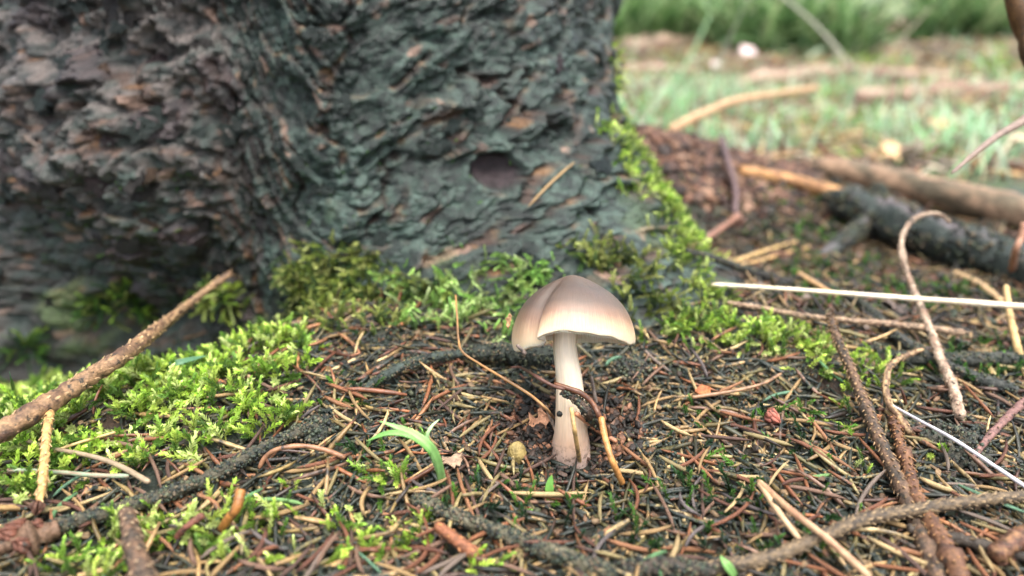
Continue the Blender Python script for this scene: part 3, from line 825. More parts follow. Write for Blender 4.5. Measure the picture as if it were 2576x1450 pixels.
def litter(name, n, pals, probs, lo, hi, label, box=(-.42, .46, -.13, .33), mossless=.8, flat=.16, mat=None, size=(.015, .026), dark=1.0, temps=None):
    P, X, Y = litter_positions(n, box)
    w = ell(X, Y, LEFT_E+FRONT_E+[(1800, 850, 180, 50, .9), (2120, 935, 130, 60, .8)])
    k = rng.random(len(P)) > w*mossless
    P = P[k]; m = len(P)
    yaw = fbm(P[:, 0]/.05, P[:, 1]/.05, 2, 401)*3.5+rng.normal(0, .9, m)
    N = ground_n(P[:, 0], P[:, 1], .008)+rng.normal(0, flat, (m, 3))
    P = P+np.array([0, 0, 1])*rng.uniform(lo, hi, (m, 1))
    pi = rng.choice(len(pals), m, p=probs)
    sw = (P[:, 0] > .01) & (P[:, 1] < .1) & (rng.random(m) < .6)                 # right of the mushroom the mat is olive and straw
    pi = np.where(sw, rng.choice(len(pals), m, p=np.array([{id(OLN): .55, id(STRAW): .37}.get(id(q), .08) for q in pals])/sum({id(OLN): .55, id(STRAW): .37}.get(id(q), .08) for q in pals)), pi); col = np.zeros((m, 3))
    for q, pl in enumerate(pals):
        s = pi == q; col[s] = pl[rng.integers(0, len(pl), s.sum())]
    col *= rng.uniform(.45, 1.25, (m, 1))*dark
    V, F, c = scatter(temps or NT_, P, basis(N, yaw), rng.uniform(*size, m), col)
    return obj(name, mesh_np(name, V, F, c), mat or M_needle, kind='stuff', label=label, cat='needles')
litter('needle_litter', 25000, [OLN, STRAW, RED], [.66, .16, .18], -.0005, .0022, 'matted olive and straw coloured dead needles over the forest floor')
litter('needle_litter', 3600, [RED, STRAW, OLN], [.46, .30, .24], .0012, .0042, 'thin upper scatter of reddish and straw needles on the mat', mossless=.7, flat=.28, mat=M_loose)

# black green algae grains crusted on the litter
def grains(name, n, label):
    P, X, Y = litter_positions(n, (-.40, .44, -.12, .22))
    w = sstep(-.05, .35, fbm(P[:, 0]/.022, P[:, 1]/.022, 3, 451))*(1-.7*ell(X, Y, LEFT_E))
    P = P[rng.random(len(P)) < w]; m = len(P)
    P[:, 2] += rng.uniform(0, .0034, m)
    g = np.array([(1, 0, 0), (-.9, .1, .1), (0, 1, .1), (.1, -1, 0), (0, .1, .9), (0, 0, -.9)], float)
    f = np.array([(0, 2, 4), (2, 1, 4), (1, 3, 4), (3, 0, 4), (2, 0, 5), (1, 2, 5), (3, 1, 5), (0, 3, 5)])
    pal = np.array([lin(44, 52, 44), lin(58, 68, 54), lin(36, 42, 38), lin(72, 80, 58), lin(50, 60, 58)])
    V, F, c = scatter([(g, [f], np.ones((6, 3)))], P, basis(rng.normal(0, 1, (m, 3)), rng.uniform(0, 6, m)), rng.uniform(.0003, .0009, m), pal[rng.integers(0, 5, m)])
    return obj(name, mesh_np(name, V, F, c, False), M_grain, kind='stuff', label=label, cat='algae')
grains('algae_crust', 150000, 'dark green grainy algae crust coating the needle mat')
# loose single needles, built one by one
def needle_mesh(seed, colr):
    V, F, c = needle_template(seed); return mesh_np('spruce_needle', V, F, c*colr)
KIND = {'red': (RED, 'loose reddish brown spruce needle', 'loose reddish needles'),
        'straw': (STRAW, 'loose straw coloured spruce needle', 'loose straw coloured needles'),
        'grey': (np.array([lin(110, 100, 98), lin(132, 116, 104)]), 'loose weathered grey spruce needle', 'loose greyish needles'),
        'green': (GRN, 'loose fresh green spruce needle', 'loose green needles')}
NM = {}
for kd, (pal, _, _) in KIND.items():
    NM[kd] = [needle_mesh(500+i*7, pal[i % len(pal)]) for i in range(12)]
    for me in NM[kd]: me.materials.append(M_loose)
def needle_zone(p):
    X, Y, _ = project(p)
    X = np.array([X]); Y = np.array([Y])
    if ell(X, Y, LEFT_E)[0] > .35: return 'lying on the bright moss carpet', 'on the moss carpet'
    if ell(X, Y, FRONT_E)[0] > .3: return 'lying on the moss tuft around the scaly stub', 'on the stub moss'
    if np.hypot(p[0], p[1]) < .045: return 'lying around the foot of the mushroom', 'around the mushroom foot'
    if p[0] > .13: return 'lying among the peg covered twigs', 'among the twigs'
    if p[0] < -.06: return 'lying in the litter beside the moss carpet', 'beside the moss carpet'
    if p[1] > .02: return 'lying in the litter near the trunk foot', 'near the trunk foot'
    if p[0] > .045: return 'lying on the dark mat between mushroom and twigs', 'between mushroom and twigs'
    return 'lying in the litter before the mushroom', 'before the mushroom'
def put_needle(p, q, kd, width=1.0, name='spruce_needle', label=None):
    d = q-p; L = np.linalg.norm(d); x = d/L
    up = np.array([0, 0, 1.0]); y = np.cross(up, x); y /= np.linalg.norm(y)+1e-9; z = np.cross(x, y)
    a = rng.uniform(0, 6.28)*0+rng.choice([0, math.pi]); y, z = y*math.cos(a)+z*math.sin(a), -y*math.sin(a)+z*math.cos(a)
    o = obj(name, NM[kd][rng.integers(12)], None)
    Mx = Matrix.Identity(4); W = .0205*width; mid = (p+q)/2
    for r in range(3):
        Mx[r][0] = x[r]*L; Mx[r][1] = y[r]*W; Mx[r][2] = z[r]*W; Mx[r][3] = mid[r]
    o.matrix_world = Mx
    zn = needle_zone(mid)
    tag(o, label or KIND[kd][1]+' '+zn[0], 'needle', None if label else KIND[kd][2]+' '+zn[1])
    return o
TR = [  # traced needles: x0 y0 x1 y1 kind width
 (1291, 1243, 1490, 1243, 'straw', 1.1), (1200, 1150, 1242, 1216, 'straw', 1.2), (1257, 1189, 1301, 1229, 'red', 1.2), (869, 974, 928, 1062, 'straw', 1),
 (891, 1101, 967, 1170, 'straw', .9), (1124, 1182, 1144, 1288, 'red', 1.1), (1148, 1180, 1193, 1312, 'red', 1.1), (1168, 1199, 1212, 1317, 'red', 1.1),
 (869, 1310, 871, 1445, 'red', 1.1), (886, 1318, 880, 1440, 'red', 1.1), (893, 1370, 912, 1450, 'red', 1), (849, 1339, 790, 1430, 'red', 1.2), (920, 1224, 910, 1302, 'straw', 1.2),
 (1090, 1356, 1026, 1440, 'red', 1.2), (1120, 1380, 1045, 1450, 'red', 1.2), (1448, 1140, 1441, 1337, 'red', .8),
 (1399, 1145, 1276, 1209, 'red', 1), (1610, 998, 1598, 1077, 'red', 1), (1232, 1047, 1149, 1104, 'straw', 1), (1099, 1032, 1212, 939, 'red', .8), (1365, 1037, 1237, 1101, 'straw', .8),
 (1713, 1342, 1669, 1440, 'straw', 1.2), (1669, 1381, 1576, 1450, 'green', 1.3), (1561, 895, 1517, 920, 'green', 1.2), (1690, 1400, 1650, 1450, 'green', 1.2),
 (365, 1123, 411, 1231, 'red', 1), (502, 1242, 560, 1283, 'red', 1), (662, 1073, 598, 1164, 'red', 1), (595, 1414, 723, 1438, 'red', 1.1), (677, 1327, 630, 1414, 'red', 1.3),
 (846, 1339, 747, 1444, 'red', 1.2), (475, 1356, 490, 1426, 'red', 1.2), (793, 965, 738, 1076, 'straw', 1), (668, 1024, 700, 1076, 'straw', 1), (280, 1108, 385, 1140, 'red', 1),
 (332, 1108, 432, 1100, 'red', 1), (262, 1385, 315, 1397, 'red', 1.2), (120, 1255, 230, 1295, 'red', 1), (80, 1290, 180, 1275, 'straw', 1), (181, 1240, 114, 1327, 'green', 1.1),
 (2050, 901, 2135, 974, 'green', 1), (1916, 1006, 1998, 983, 'green', .9), (1776, 1135, 1697, 1184, 'red', 1.1), (1870, 1088, 1998, 1123, 'straw', 1.1), (1995, 1100, 2109, 1181, 'red', 1.1),
 (2000, 1092, 2112, 1176, 'straw', 1.0), (1969, 1053, 2094, 1070, 'straw', 1), (1963, 1216, 2035, 1203, 'red', 1), (2018, 1203, 2095, 1193, 'green', 1), (2001, 1146, 2039, 1251, 'red', 1),
 (2222, 1178, 2141, 1298, 'grey', 1.1), (1712, 1368, 1810, 1305, 'grey', 1), (1800, 1330, 1910, 1239, 'red', 1), (2313, 1205, 2409, 1242, 'straw', 1.2), (1700, 1240, 1752, 1300, 'grey', 1),
 (1640, 1210, 1700, 1330, 'red', 1), (560, 1240, 585, 1290, 'red', 1), (205, 1330, 290, 1270, 'red', .9), (430, 1330, 490, 1300, 'grey', 1.1), (700, 1370, 640, 1400, 'red', 1.1),
 (2480, 985, 2560, 1030, 'red', 1), (2420, 960, 2500, 1050, 'red', 1), (2540, 1110, 2500, 1180, 'red', 1), (2300, 870, 2380, 905, 'red', 1), (1590, 960, 1640, 880, 'red', .8), (1580, 890, 1625, 960, 'straw', .8),
 (1690, 870, 1740, 790, 'red', .9), (1730, 930, 1760, 1000, 'straw', .9), (915, 830, 890, 890, 'straw', 1), (780, 870, 830, 850, 'red', .9), (700, 905, 640, 940, 'red', .9), (560, 970, 500, 985, 'green', .9),
 (520, 1000, 640, 985, 'straw', .9), (100, 980, 150, 940, 'red', .9), (2090, 1310, 2170, 1350, 'red', 1), (2250, 1380, 2330, 1400, 'red', 1.2), (2440, 1330, 2500, 1440, 'straw', 1), (1540, 1330, 1480, 1420, 'grey', 1),
 (1830, 1290, 1880, 1210, 'straw', 1), (1770, 1010, 1830, 1050, 'straw', 1), (1660, 1060, 1740, 1100, 'straw', 1), (1870, 960, 1800, 990, 'red', .9), (2170, 1290, 2240, 1250, 'red', 1), (1560, 1120, 1640, 1180, 'red', 1)]
for (a, b, c, d, kd, w) in TR:
    put_needle(hit(a, b, .0055), hit(c, d, .0035), kd, w)
nloose = len(TR)
put_needle(hit(1442, 408, .011), hit(1325, 521, .009), 'straw', 1.0, 'pine_needle', 'pale dry needle stuck to the bark beside the round scar')
cnt = {'red': 118, 'straw': 62, 'grey': 20, 'green': 6}
for kd, n in cnt.items():
    for _ in range(n):
        while True:
            px, py = rng.uniform(0, 2576), 830+620*rng.random()**.75
            p = hit(px, py, .0035)
            if p[2]-ground_h(p[0], p[1]) > .0045 or np.hypot(p[0], p[1]) < .016: continue
            if ell(np.array([px]), np.array([py]), LEFT_E)[0] > .5 and rng.random() < .55: continue
            break
        L = rng.uniform(.014, .022); a = rng.uniform(0, math.pi)
        d = np.array([math.cos(a), math.sin(a)])*L/2
        p1 = np.array([p[0]+d[0], p[1]+d[1], 0]); p2 = np.array([p[0]-d[0], p[1]-d[1], 0])
        p1[2] = ground_h(p1[0], p1[1])+rng.uniform(.002, .006); p2[2] = ground_h(p2[0], p2[1])+rng.uniform(.002, .0045)
        put_needle(p1, p2, kd, rng.uniform(.8, 1.15))

# ------------------------------------------------------------------ twigs
def peg_mesh(P, r, spacing, plen, seed, colr, tipc, prob=1.0):
    r_ = np.random.default_rng(seed)
    L = np.r_[0, np.cumsum(np.linalg.norm(np.diff(P, axis=0), axis=1))]; n = max(int(L[-1]/spacing), 2)
    T, N, B = frames(P); parts = []
    for k in range(n):
        if r_.random() > prob: continue
        s = (k+r_.uniform(-.3, .3)+.5)/n*L[-1]
        f = lambda A: np.array([np.interp(s, L, A[:, q]) for q in range(3)])
        p, t, nn, bb = f(P), f(T), f(N), f(B); rr = np.interp(s, L, r); a = k*2.4+r_.normal(0, .2)
        o = nn*math.cos(a)+bb*math.sin(a); w = np.cross(t, o)
        d = o*.55+t*.9; d /= np.linalg.norm(d); q0 = p+o*rr*.75; l = plen*r_.uniform(.9, 1.7); h = plen*.36
        base = np.array([q0+w*h-t*h*1.3, q0-w*h-t*h*1.3, q0-w*h+t*h, q0+w*h+t*h])
        tip = np.array([q0+d*l+w*h*.45, q0+d*l-w*h*.45, q0+d*l*.95-w*h*.45+t*h*.5, q0+d*l*.95+w*h*.45+t*h*.5])
        V = np.vstack([base, tip]); jj = np.arange(4); j2 = (jj+1) % 4
        F = [np.vstack([np.stack([jj, j2, 4+j2, 4+jj], -1), [[4, 5, 6, 7]]])]
        c = np.vstack([np.repeat(colr[None], 4, 0), np.repeat(tipc[None], 4, 0)])*r_.uniform(.75, 1.2)
        parts.append((V, F, c))
    return join(parts)
tseed = [900]
def stick(name, P, r0, r1, colr, label, cat, mat=None, n=None, sides=9, rough=.30, pegs=None, parent=None, var=None, group=None, knobs=0):
    """a stick as one mesh with its leaf pegs as a part"""
    tseed[0] += 1; sd = tseed[0]
    P = np.asarray(P); n = n or max(24, 14*len(P)); S = spline(P, n)
    L = np.linalg.norm(np.diff(S, axis=0), axis=1).sum()
    r = np.linspace(r0, r1, n)*(1+.10*noise2(np.arange(n)*.25, np.full(n, sd*1.7), sd))
    for k in range(knobs):
        c = np.random.default_rng(sd+k).uniform(.1, .9)*n; r = r*(1+.45*np.exp(-((np.arange(n)-c)/2.2)**2))
    r[0] *= .75; r[-1] *= .6
    V, F = tube(S, r, sides, 1.0, rough, sd)
    c = np.asarray(colr)*np.ones((len(V), 1))
    if var is not None:
        w = sstep(-.15, .25, np.r_[fbm(np.arange(n)[:, None]*.13+1.3*np.cos(np.arange(sides)*2*math.pi/sides)[None], 3.3*sd+1.3*np.sin(np.arange(sides)*2*math.pi/sides)[None]+0*np.arange(n)[:, None], 3, sd+5).ravel(), 0, 0])[:, None]
        c = c*(1-w)+np.asarray(var)*w
    o0 = S[0].copy()
    o = obj(name, mesh_np(name, V-o0, F, c), mat or M_twig, parent, label, cat, group)
    if parent is None: o.location = o0
    else: o.location = o0-np.array(parent.location)
    if mat is M_dtwig:
        rr_ = np.random.default_rng(sd); m = int(L*np.mean(r)*2.2e7/3); m = min(m, 2600)
        ii = rr_.integers(0, n-1, m); fr = rr_.random(m)[:, None]; Pc = S[ii]*(1-fr)+S[ii+1]*fr
        T, N, B = frames(S); a = rr_.uniform(0, 6.283, m)[:, None]; od = N[ii]*np.cos(a)+B[ii]*np.sin(a)
        keep = fbm(ii*.12, a[:, 0]*.8, 2, sd) > -.12
        Pc = (Pc+od*(r[ii]*rr_.uniform(.92, 1.12, m))[:, None])[keep]; m = len(Pc)
        pal = np.array([lin(40, 48, 42), lin(58, 68, 54), lin(34, 38, 36), lin(80, 84, 62), lin(96, 84, 66)])
        V2, F2, c2 = scatter([(GRAIN_V, [GRAIN_F], np.ones((6, 3)))], Pc, basis(rr_.normal(0, 1, (m, 3)), rr_.uniform(0, 6, m)), rr_.uniform(.0003, .0009, m)*min(max(1.0, r0/.0045), 2.6), pal[rr_.integers(0, 5, m)])
        obj('algae_crust', mesh_np('algae_crust', V2-o0, F2, c2), M_grain, o, kind='stuff')
    if pegs:
        V2, F2, c2 = peg_mesh(S, r, pegs[0], pegs[1], sd, np.asarray(colr)*.7, np.asarray(pegs[2]), pegs[3] if len(pegs) > 3 else 1)
        po = obj('leaf_pegs', mesh_np('leaf_pegs', V2-o0, F2, c2, False), mat or M_twig, o, kind='stuff')
    return o
def bud(parent, p, d, size, colr, name='bud'):
    d = np.asarray(d, float); d /= np.linalg.norm(d); parts = []
    for k in range(9):
        a = k*2.4; s = k/9
        S = np.stack([np.linspace(0, 1, 4)*d[q] for q in range(3)], -1)*size*(.55+.45*s)
        x = np.cross(d, [.2, .5, .9]); x /= np.linalg.norm(x); y = np.cross(d, x); o_ = x*math.cos(a)+y*math.sin(a)
        bulge = np.array([.15, .42, .34, .05])*size*(1-.45*s)
        S = S+o_*bulge[:, None]
        V, F = tube(S, np.array([.12, .2, .16, .03])*size, 5, .6); parts.append((V, F, np.asarray(colr)*(.7+.5*((k*37) % 10)/10)))
    V, F, c = join(parts); pl = np.array(parent.location) if parent else p
    return obj(name, mesh_np(name, V+(p-pl), F, c), M_twig, parent)
TAN = lin(142, 112, 82); BRN = lin(104, 80, 62); DRK = lin(62, 54, 46); GRY = lin(150, 134, 120); RUST = lin(116, 82, 58); PTIP = lin(176, 146, 108); DTIP = lin(120, 100, 72)
# long twig over the moss on the left, with its short side twig and bud
tw = stick('spruce_twig', pts([(-90, 1130, .018), (0, 1088, .018), (90, 1035, .018), (210, 960, .019), (330, 880, .024), (450, 785, None, .385), (520, 730, None, .405), (582, 686, None, .415)]),
           .0040, .0017, TAN, 'long bare tan twig leaning from the moss up against the trunk', 'twig', pegs=(.0009, .0019, PTIP, .8), var=lin(84, 62, 50), n=130)
sub = stick('side_twig', pts([(128, 1018, .017), (118, 1090, .017), (112, 1160, .014), (106, 1220, .011), (98, 1262, .009)]), .0016, .0013, lin(190, 150, 96), None, None, pegs=(.0011, .0014, lin(216, 186, 140)), parent=tw, n=50)
bud(tw, hit(98, 1262, .009), hit(94, 1285, .007)-hit(98, 1262, .009), .0048, lin(96, 66, 52))
stick('side_twig', pts([(-60, 1140, .014), (30, 1075, .015), (130, 1005, .016), (220, 955, .018)]), .0026, .0018, BRN, None, None, parent=tw, n=50, var=lin(90, 64, 54))
stick('spruce_twig', pts([(455, 905, .006), (330, 935, .006), (390, 880, .007), (520, 835, .008)])[[1, 2, 3]], .0012, .0009, BRN, 'thin brown twig lying below the long tan twig', 'twig', pegs=(.002, .001, DTIP))
stick('algae_twig', pts([(60, 1352, .005), (180, 1315, .005), (300, 1280, .006), (420, 1245, .006), (540, 1195, .006), (640, 1140, .007), (740, 1092, .007), (812, 1070, .004)]),
      .0023, .0020, lin(70, 66, 52), 'black algae crusted twig running diagonally through the bright moss', 'twig', M_dtwig, n=120, rough=.4, pegs=(.0022, .0013, lin(120, 112, 70), .8), sides=11)
stick('spruce_twig', pts([(318, 1285, .013), (330, 1340, .012), (345, 1400, .010), (372, 1475, .006)]), .0022, .0034, BRN, 'short dark twig stub with scaly peg rows rising from moss', 'twig', pegs=(.00055, .0017, lin(170, 146, 116)), var=DRK)
tw = stick('spruce_twig', pts([(-40, 1385, .004), (50, 1362, .005), (150, 1330, .006), (165, 1400, .004)])[:3], .0026, .0030, BRN, 'knobbly brown twig with clustered buds lying beside bright moss', 'twig', pegs=(.0022, .0013, DTIP), knobs=3)
for (a, b) in ((40, 1345), (72, 1372), (95, 1330), (60, 1330)):
    bud(tw, hit(a, b, .006), np.array([rng.normal(0, .5), -.6, .7]), .0062, lin(104, 66, 52))
stick('spruce_twig', pts([(444, 1352, .006), (470, 1325, .009), (512, 1295, .011)]), .0009, .0011, lin(112, 70, 56), 'tiny reddish twig propped on the moss near the stub', 'twig', pegs=(.002, .0009, DTIP))
stick('curved_root', pts([(915, 985, .003), (960, 950, .006), (1020, 920, .007), (1100, 897, .007), (1190, 889, .006), (1260, 893, .006), (1330, 905, .004)]),
      .0019, .0021, lin(56, 66, 60), 'dark arched rootlet curving up to the mushroom from the left', 'root', M_dtwig, n=80, rough=.12)
stick('algae_twig', pts([(1180, 890, .006), (1240, 885, .009), (1310, 890, .009), (1380, 900, .007), (1400, 915, .004)]), .0034, .0042, lin(44, 50, 42), 'lumpy black twig lying directly behind the mushroom stem', 'twig', M_dtwig, n=60, rough=.6, sides=12)
# right hand twigs
stick('spruce_twig', pts([(2086, 792, .016), (2105, 850, .014), (2140, 930, .011), (2168, 1000, .009), (2200, 1080, .008), (2232, 1150, .007), (2262, 1215, .006), (2295, 1290, .005), (2330, 1380, .004), (2365, 1475, .003)]),
      .0017, .0027, BRN, 'long upright peg covered brown twig crossing the green moss patch', 'twig', pegs=(.00048, .0016, lin(164, 134, 98)), var=DRK, n=130, knobs=2)
stick('spruce_twig', pts([(2245, 1050, .005), (2262, 1110, .006), (2282, 1170, .006), (2300, 1240, .006), (2345, 1320, .006), (2385, 1390, .006), (2420, 1465, .005)]),
      .0016, .0030, RUST, 'rust coloured scaly twig running beside the long brown twig', 'twig', pegs=(.00048, .0015, lin(168, 124, 80)), var=lin(84, 58, 46), n=90, knobs=2)
stick('spruce_twig', pts([(2390, 560, None, .430), (2365, 541, None, .425), (2325, 540, None, .420), (2288, 562, None, .415), (2268, 605, None, .41), (2270, 650, None, .405), (2288, 705, None, .40), (2315, 770, .018), (2340, 830, .013), (2365, 900, .010), (2395, 970, .008), (2415, 1050, .005)]),
      .0011, .0023, lin(184, 162, 140), 'pale arching twig whose bare tip bends over the dark log', 'twig', pegs=(.0008, .0012, lin(190, 170, 144), .8), var=lin(132, 104, 86), n=140, knobs=1)
stick('spruce_twig', pts([(1830, 762, .008), (1930, 778, .008), (2020, 795, .009), (2120, 806, .009), (2230, 815, .010), (2330, 826, .011), (2425, 838, .010)]),
      .0012, .0018, lin(164, 138, 112), 'pale horizontal twig with blunt end lying below the white straw', 'twig', pegs=(.0008, .0012, lin(176, 154, 126)), n=100, var=BRN)
stick('spruce_twig', pts([(2320, 880, .010), (2280, 895, .012), (2240, 920, .012), (2228, 965, .010), (2234, 1010, .008), (2262, 1050, .006), (2290, 1090, .004)]),
      .0010, .0016, BRN, 'hooked brown twig curling beside the pale arching twig', 'twig', pegs=(.0016, .0012, lin(170, 140, 104)), n=80, var=lin(176, 146, 108))
stick('spruce_twig', pts([(2600, 990, .009), (2550, 1035, .008), (2500, 1085, .006), (2445, 1150, .004)]), .0017, .0013, lin(122, 90, 84), 'purplish brown twig leaning toward the dark soil clod', 'twig', pegs=(.0020, .0013, DTIP))
stick('spruce_twig', pts([(1700, 1440, .003), (1850, 1420, .004), (1960, 1395, .005), (2080, 1345, .006), (2180, 1305, .007), (2290, 1285, .008), (2400, 1268, .008), (2500, 1255, .007), (2640, 1245, .006)]),
      .0021, .0018, lin(104, 88, 68), 'long grey brown peg covered twig crossing over the two upright twigs', 'twig', pegs=(.00045, .0014, lin(146, 124, 94)), var=DRK, n=130)
stick('spruce_twig', pts([(2280, 1330, .004), (2380, 1350, .004), (2480, 1375, .005), (2620, 1410, .004)]), .0018, .0022, DRK, 'dark thin twig below the crossing twigs beside reddish bark', 'twig', pegs=(.002, .0014, DTIP))
stick('bark_curl', pts([(2500, 1400, .006), (2545, 1365, .008), (2620, 1335, .008)]), .0026, .0034, lin(96, 64, 52), 'reddish curled strip of bark at the end of dark twig', 'bark', var=lin(140, 106, 76), rough=.6)
tw = stick('spruce_twig', pts([(1098, 1322, .008), (1130, 1345, .007), (1165, 1372, .006), (1205, 1400, .004)]), .0016, .0022, lin(132, 84, 58), 'short reddish scaly twig poking out of needles and moss', 'twig', pegs=(.0015, .0014, lin(200, 140, 90)))
stick('algae_twig', pts([(1040, 1255, .002), (1150, 1300, .004), (1260, 1340, .005), (1350, 1375, .005), (1450, 1410, .004), (1560, 1450, .003)]), .0022, .0024, lin(92, 88, 70), 'grey crusted twig half sunk in black litter below the mushroom', 'twig', M_dtwig, rough=.4, pegs=(.0018, .0014, lin(170, 150, 112), .8), n=90)
stick('algae_twig', pts([(1560, 1440, .004), (1680, 1425, .005), (1800, 1440, .004)]), .003, .002, DRK, 'dark knobby twig piece lying by the green needles', 'twig', M_dtwig, rough=.5)
stick('dark_twig', pts([(1725, 632, .010), (1800, 652, .010), (1900, 688, .008), (2000, 716, .006)]), .0016, .0022, lin(42, 36, 40), 'thin blackish twig lying between the mossy root and logs', 'twig', M_dtwig, rough=.15)
stick('dark_twig', pts([(2020, 700, .007), (2160, 760, .007), (2260, 850, .006), (2400, 930, .005), (2560, 985, .004)]), .0022, .0028, lin(58, 60, 56), 'dark slender twig passing under the pale arching twig', 'twig', M_dtwig, rough=.15)
stick('dark_twig', pts([(2250, 900, .003), (2400, 905, .005), (2620, 900, .006)]), .0030, .0034, lin(60, 62, 56), 'thick dark half buried stick lying right of the moss patch', 'stick', M_dtwig, rough=.2)
stick('forked_twig', pts([(1815, 345, .020), (1832, 410, .018), (1850, 480, .014), (1848, 540, .010)]), .0030, .0026, lin(100, 80, 80), 'purplish twig leaning across the crumbly litter bank', 'twig', rough=.2)
stick('forked_twig', pts([(1862, 540, .012), (1800, 585, .010), (1735, 625, .008)]), .0028, .0022, lin(150, 110, 92), 'short brown twig reaching from the litter bank to the root', 'twig')
# ------------------------------------------------------------------ straws and grass stalks
stick('grass_straw', pts([(1790, 716, .012), (1900, 722, .012), (2050, 733, None, .375), (2250, 748, None, .368), (2420, 760, None, .362), (2640, 776, None, .355)]), .0009, .0016, lin(226, 208, 176),
      'long white dry straw stretched level across the twigs', 'straw', M_straw, rough=.02, n=60, var=lin(232, 222, 204))
fork_ = stick('forked_needle', pts([(1908, 1211, .009), (1990, 1285, .010), (2080, 1355, .010), (2190, 1455, .006)]), .0010, .0012, lin(176, 146, 112), 'pale forked double pine needle lying over the dark litter', 'needle', M_straw, rough=.03, var=lin(150, 110, 84))
stick('needle_half', pts([(1910, 1216, .009), (1960, 1290, .009), (2036, 1390, .004)]), .0010, .0009, lin(196, 164, 128), None, None, M_straw, rough=.03, parent=fork_)
stick('grass_straw', pts([(2236, 1016, .008), (2320, 1062, .010), (2400, 1106, .012), (2490, 1165, .010), (2590, 1232, .006)]), .0005, .0008, lin(190, 186, 190), 'thin greyish straw slanting over the dark soil clod', 'straw', M_straw, rough=.02)
stick('grass_straw', pts([(64, 1108, .007), (130, 1128, .008), (230, 1148, .008), (300, 1172, .007), (376, 1214, .004)]), .0007, .0010, lin(150, 132, 108), 'pale curved straw lying on the bright moss carpet', 'straw', M_straw, rough=.03)
stick('grass_straw', pts([(20, 1182, .006), (140, 1188, .007), (240, 1196, .007), (325, 1198, .005)]), .0008, .0008, lin(130, 148, 122), 'greenish white straw lying on moss below the pale curved one', 'straw', M_straw, rough=.03, var=lin(156, 128, 110))
stick('grass_straw', pts([(100, 1152, .006), (180, 1120, .008), (300, 1085, .006)]), .0005, .0006, lin(190, 160, 110), 'hair thin yellow straw crossing the pale curved straw', 'straw', M_straw, rough=.03)
stick('curled_stalk', pts([(1146, 742, None, .315), (1150, 800, None, .305), (1153, 850, None, .295), (1163, 885, None, .288), (1210, 918, None, .282), (1275, 957, None, .276), (1335, 995, None, .272), (1375, 1030, None, .270), (1392, 1052, .004)]), .0004, .0006, lin(126, 98, 72),
      'thin bent brown stalk rising in front of moss beside the mushroom', 'stalk', M_straw, rough=.03, var=lin(176, 128, 74), n=70)
stick('curled_stalk', pts([(1285, 925, .010), (1310, 925, .014), (1345, 945, None, .272), (1385, 968, None, .268), (1420, 980, None, .266)]), .0005, .0007, lin(96, 66, 56), 'dark curved stalk reaching to the mushroom stem', 'stalk', M_straw, n=40)
# bits that lie against the mushroom stem
stick('curled_needle', pts([(1394, 966, None, .2695), (1425, 976, None, .268), (1462, 990, None, .2675), (1490, 1015, None, .2680), (1510, 1052, None, .2670), (1535, 1100, .006)]), .0010, .0011, lin(112, 72, 46), 'curled red brown needle wrapped across the mushroom stem', 'needle', M_loose, rough=.08, var=lin(84, 52, 40), n=46)
stick('bark_sliver', pts([(1412, 985, None, .2690), (1450, 1005, None, .2685), (1480, 1040, None, .2685), (1508, 1085, .006)]), .0013, .0024, lin(64, 50, 40), 'dark sliver of bark leaning on the stem below a curled needle', 'bark', M_dtwig, rough=.3)
stick('spruce_needle', pts([(1512, 1050, None, .266), (1522, 1100, None, .262), (1540, 1160, None, .258), (1567, 1218, .003)]), .0012, .0011, lin(176, 124, 70), 'thick orange brown needle standing by the mushroom foot', 'needle', M_loose, rough=.05)
stick('spruce_needle', pts([(1437, 1026, None, .2660), (1445, 1080, None, .262), (1458, 1162, .003)]), .0008, .0009, lin(186, 152, 100), 'straw coloured needle leaning upright against the mushroom foot', 'needle', M_loose, rough=.05)
stick('spruce_needle', pts([(1372, 1020, .010), (1395, 1075, .010), (1430, 1155, .004)]), .0007, .0008, lin(130, 108, 88), 'grey brown needle slanting across the left of mushroom foot', 'needle', M_loose, rough=.05)
stick('spruce_needle', pts([(1448, 1040, None, .2655), (1500, 1080, .012), (1552, 1112, .005)]), .0009, .0009, lin(172, 120, 90), 'pinkish brown needle slanting from the stem to the litter', 'needle', M_loose, rough=.05)
stick('spruce_needle', pts([(1487, 948, .012), (1494, 985, .010), (1500, 1015, .006)]), .0007, .0008, lin(120, 104, 92), 'grey needle standing upright behind the mushroom stem', 'needle', M_loose, rough=.05)
stick('arched_needle', pts([(652, 1178, .004), (668, 1150, .008), (700, 1130, .010), (760, 1122, .010), (820, 1133, .008), (868, 1152, .004)]), .0008, .0009, lin(150, 108, 80), 'long arched brown needle over the end of the algae twig', 'needle', M_loose, rough=.05, n=40)
stick('crooked_needle', pts([(606, 1232, .016), (596, 1275, .013), (572, 1310, .008), (556, 1332, .004)]), .0016, .0013, lin(150, 100, 50), 'thick crooked orange needle standing up from the moss', 'needle', M_loose, rough=.08)
stick('bent_needle', pts([(1740, 1000, .005), (1840, 985, .008), (1920, 965, .009), (1965, 940, .006)]), .0008, .0006, lin(146, 112, 84), 'long bent tan needle resting below the moss cushion', 'needle', M_loose, rough=.05)
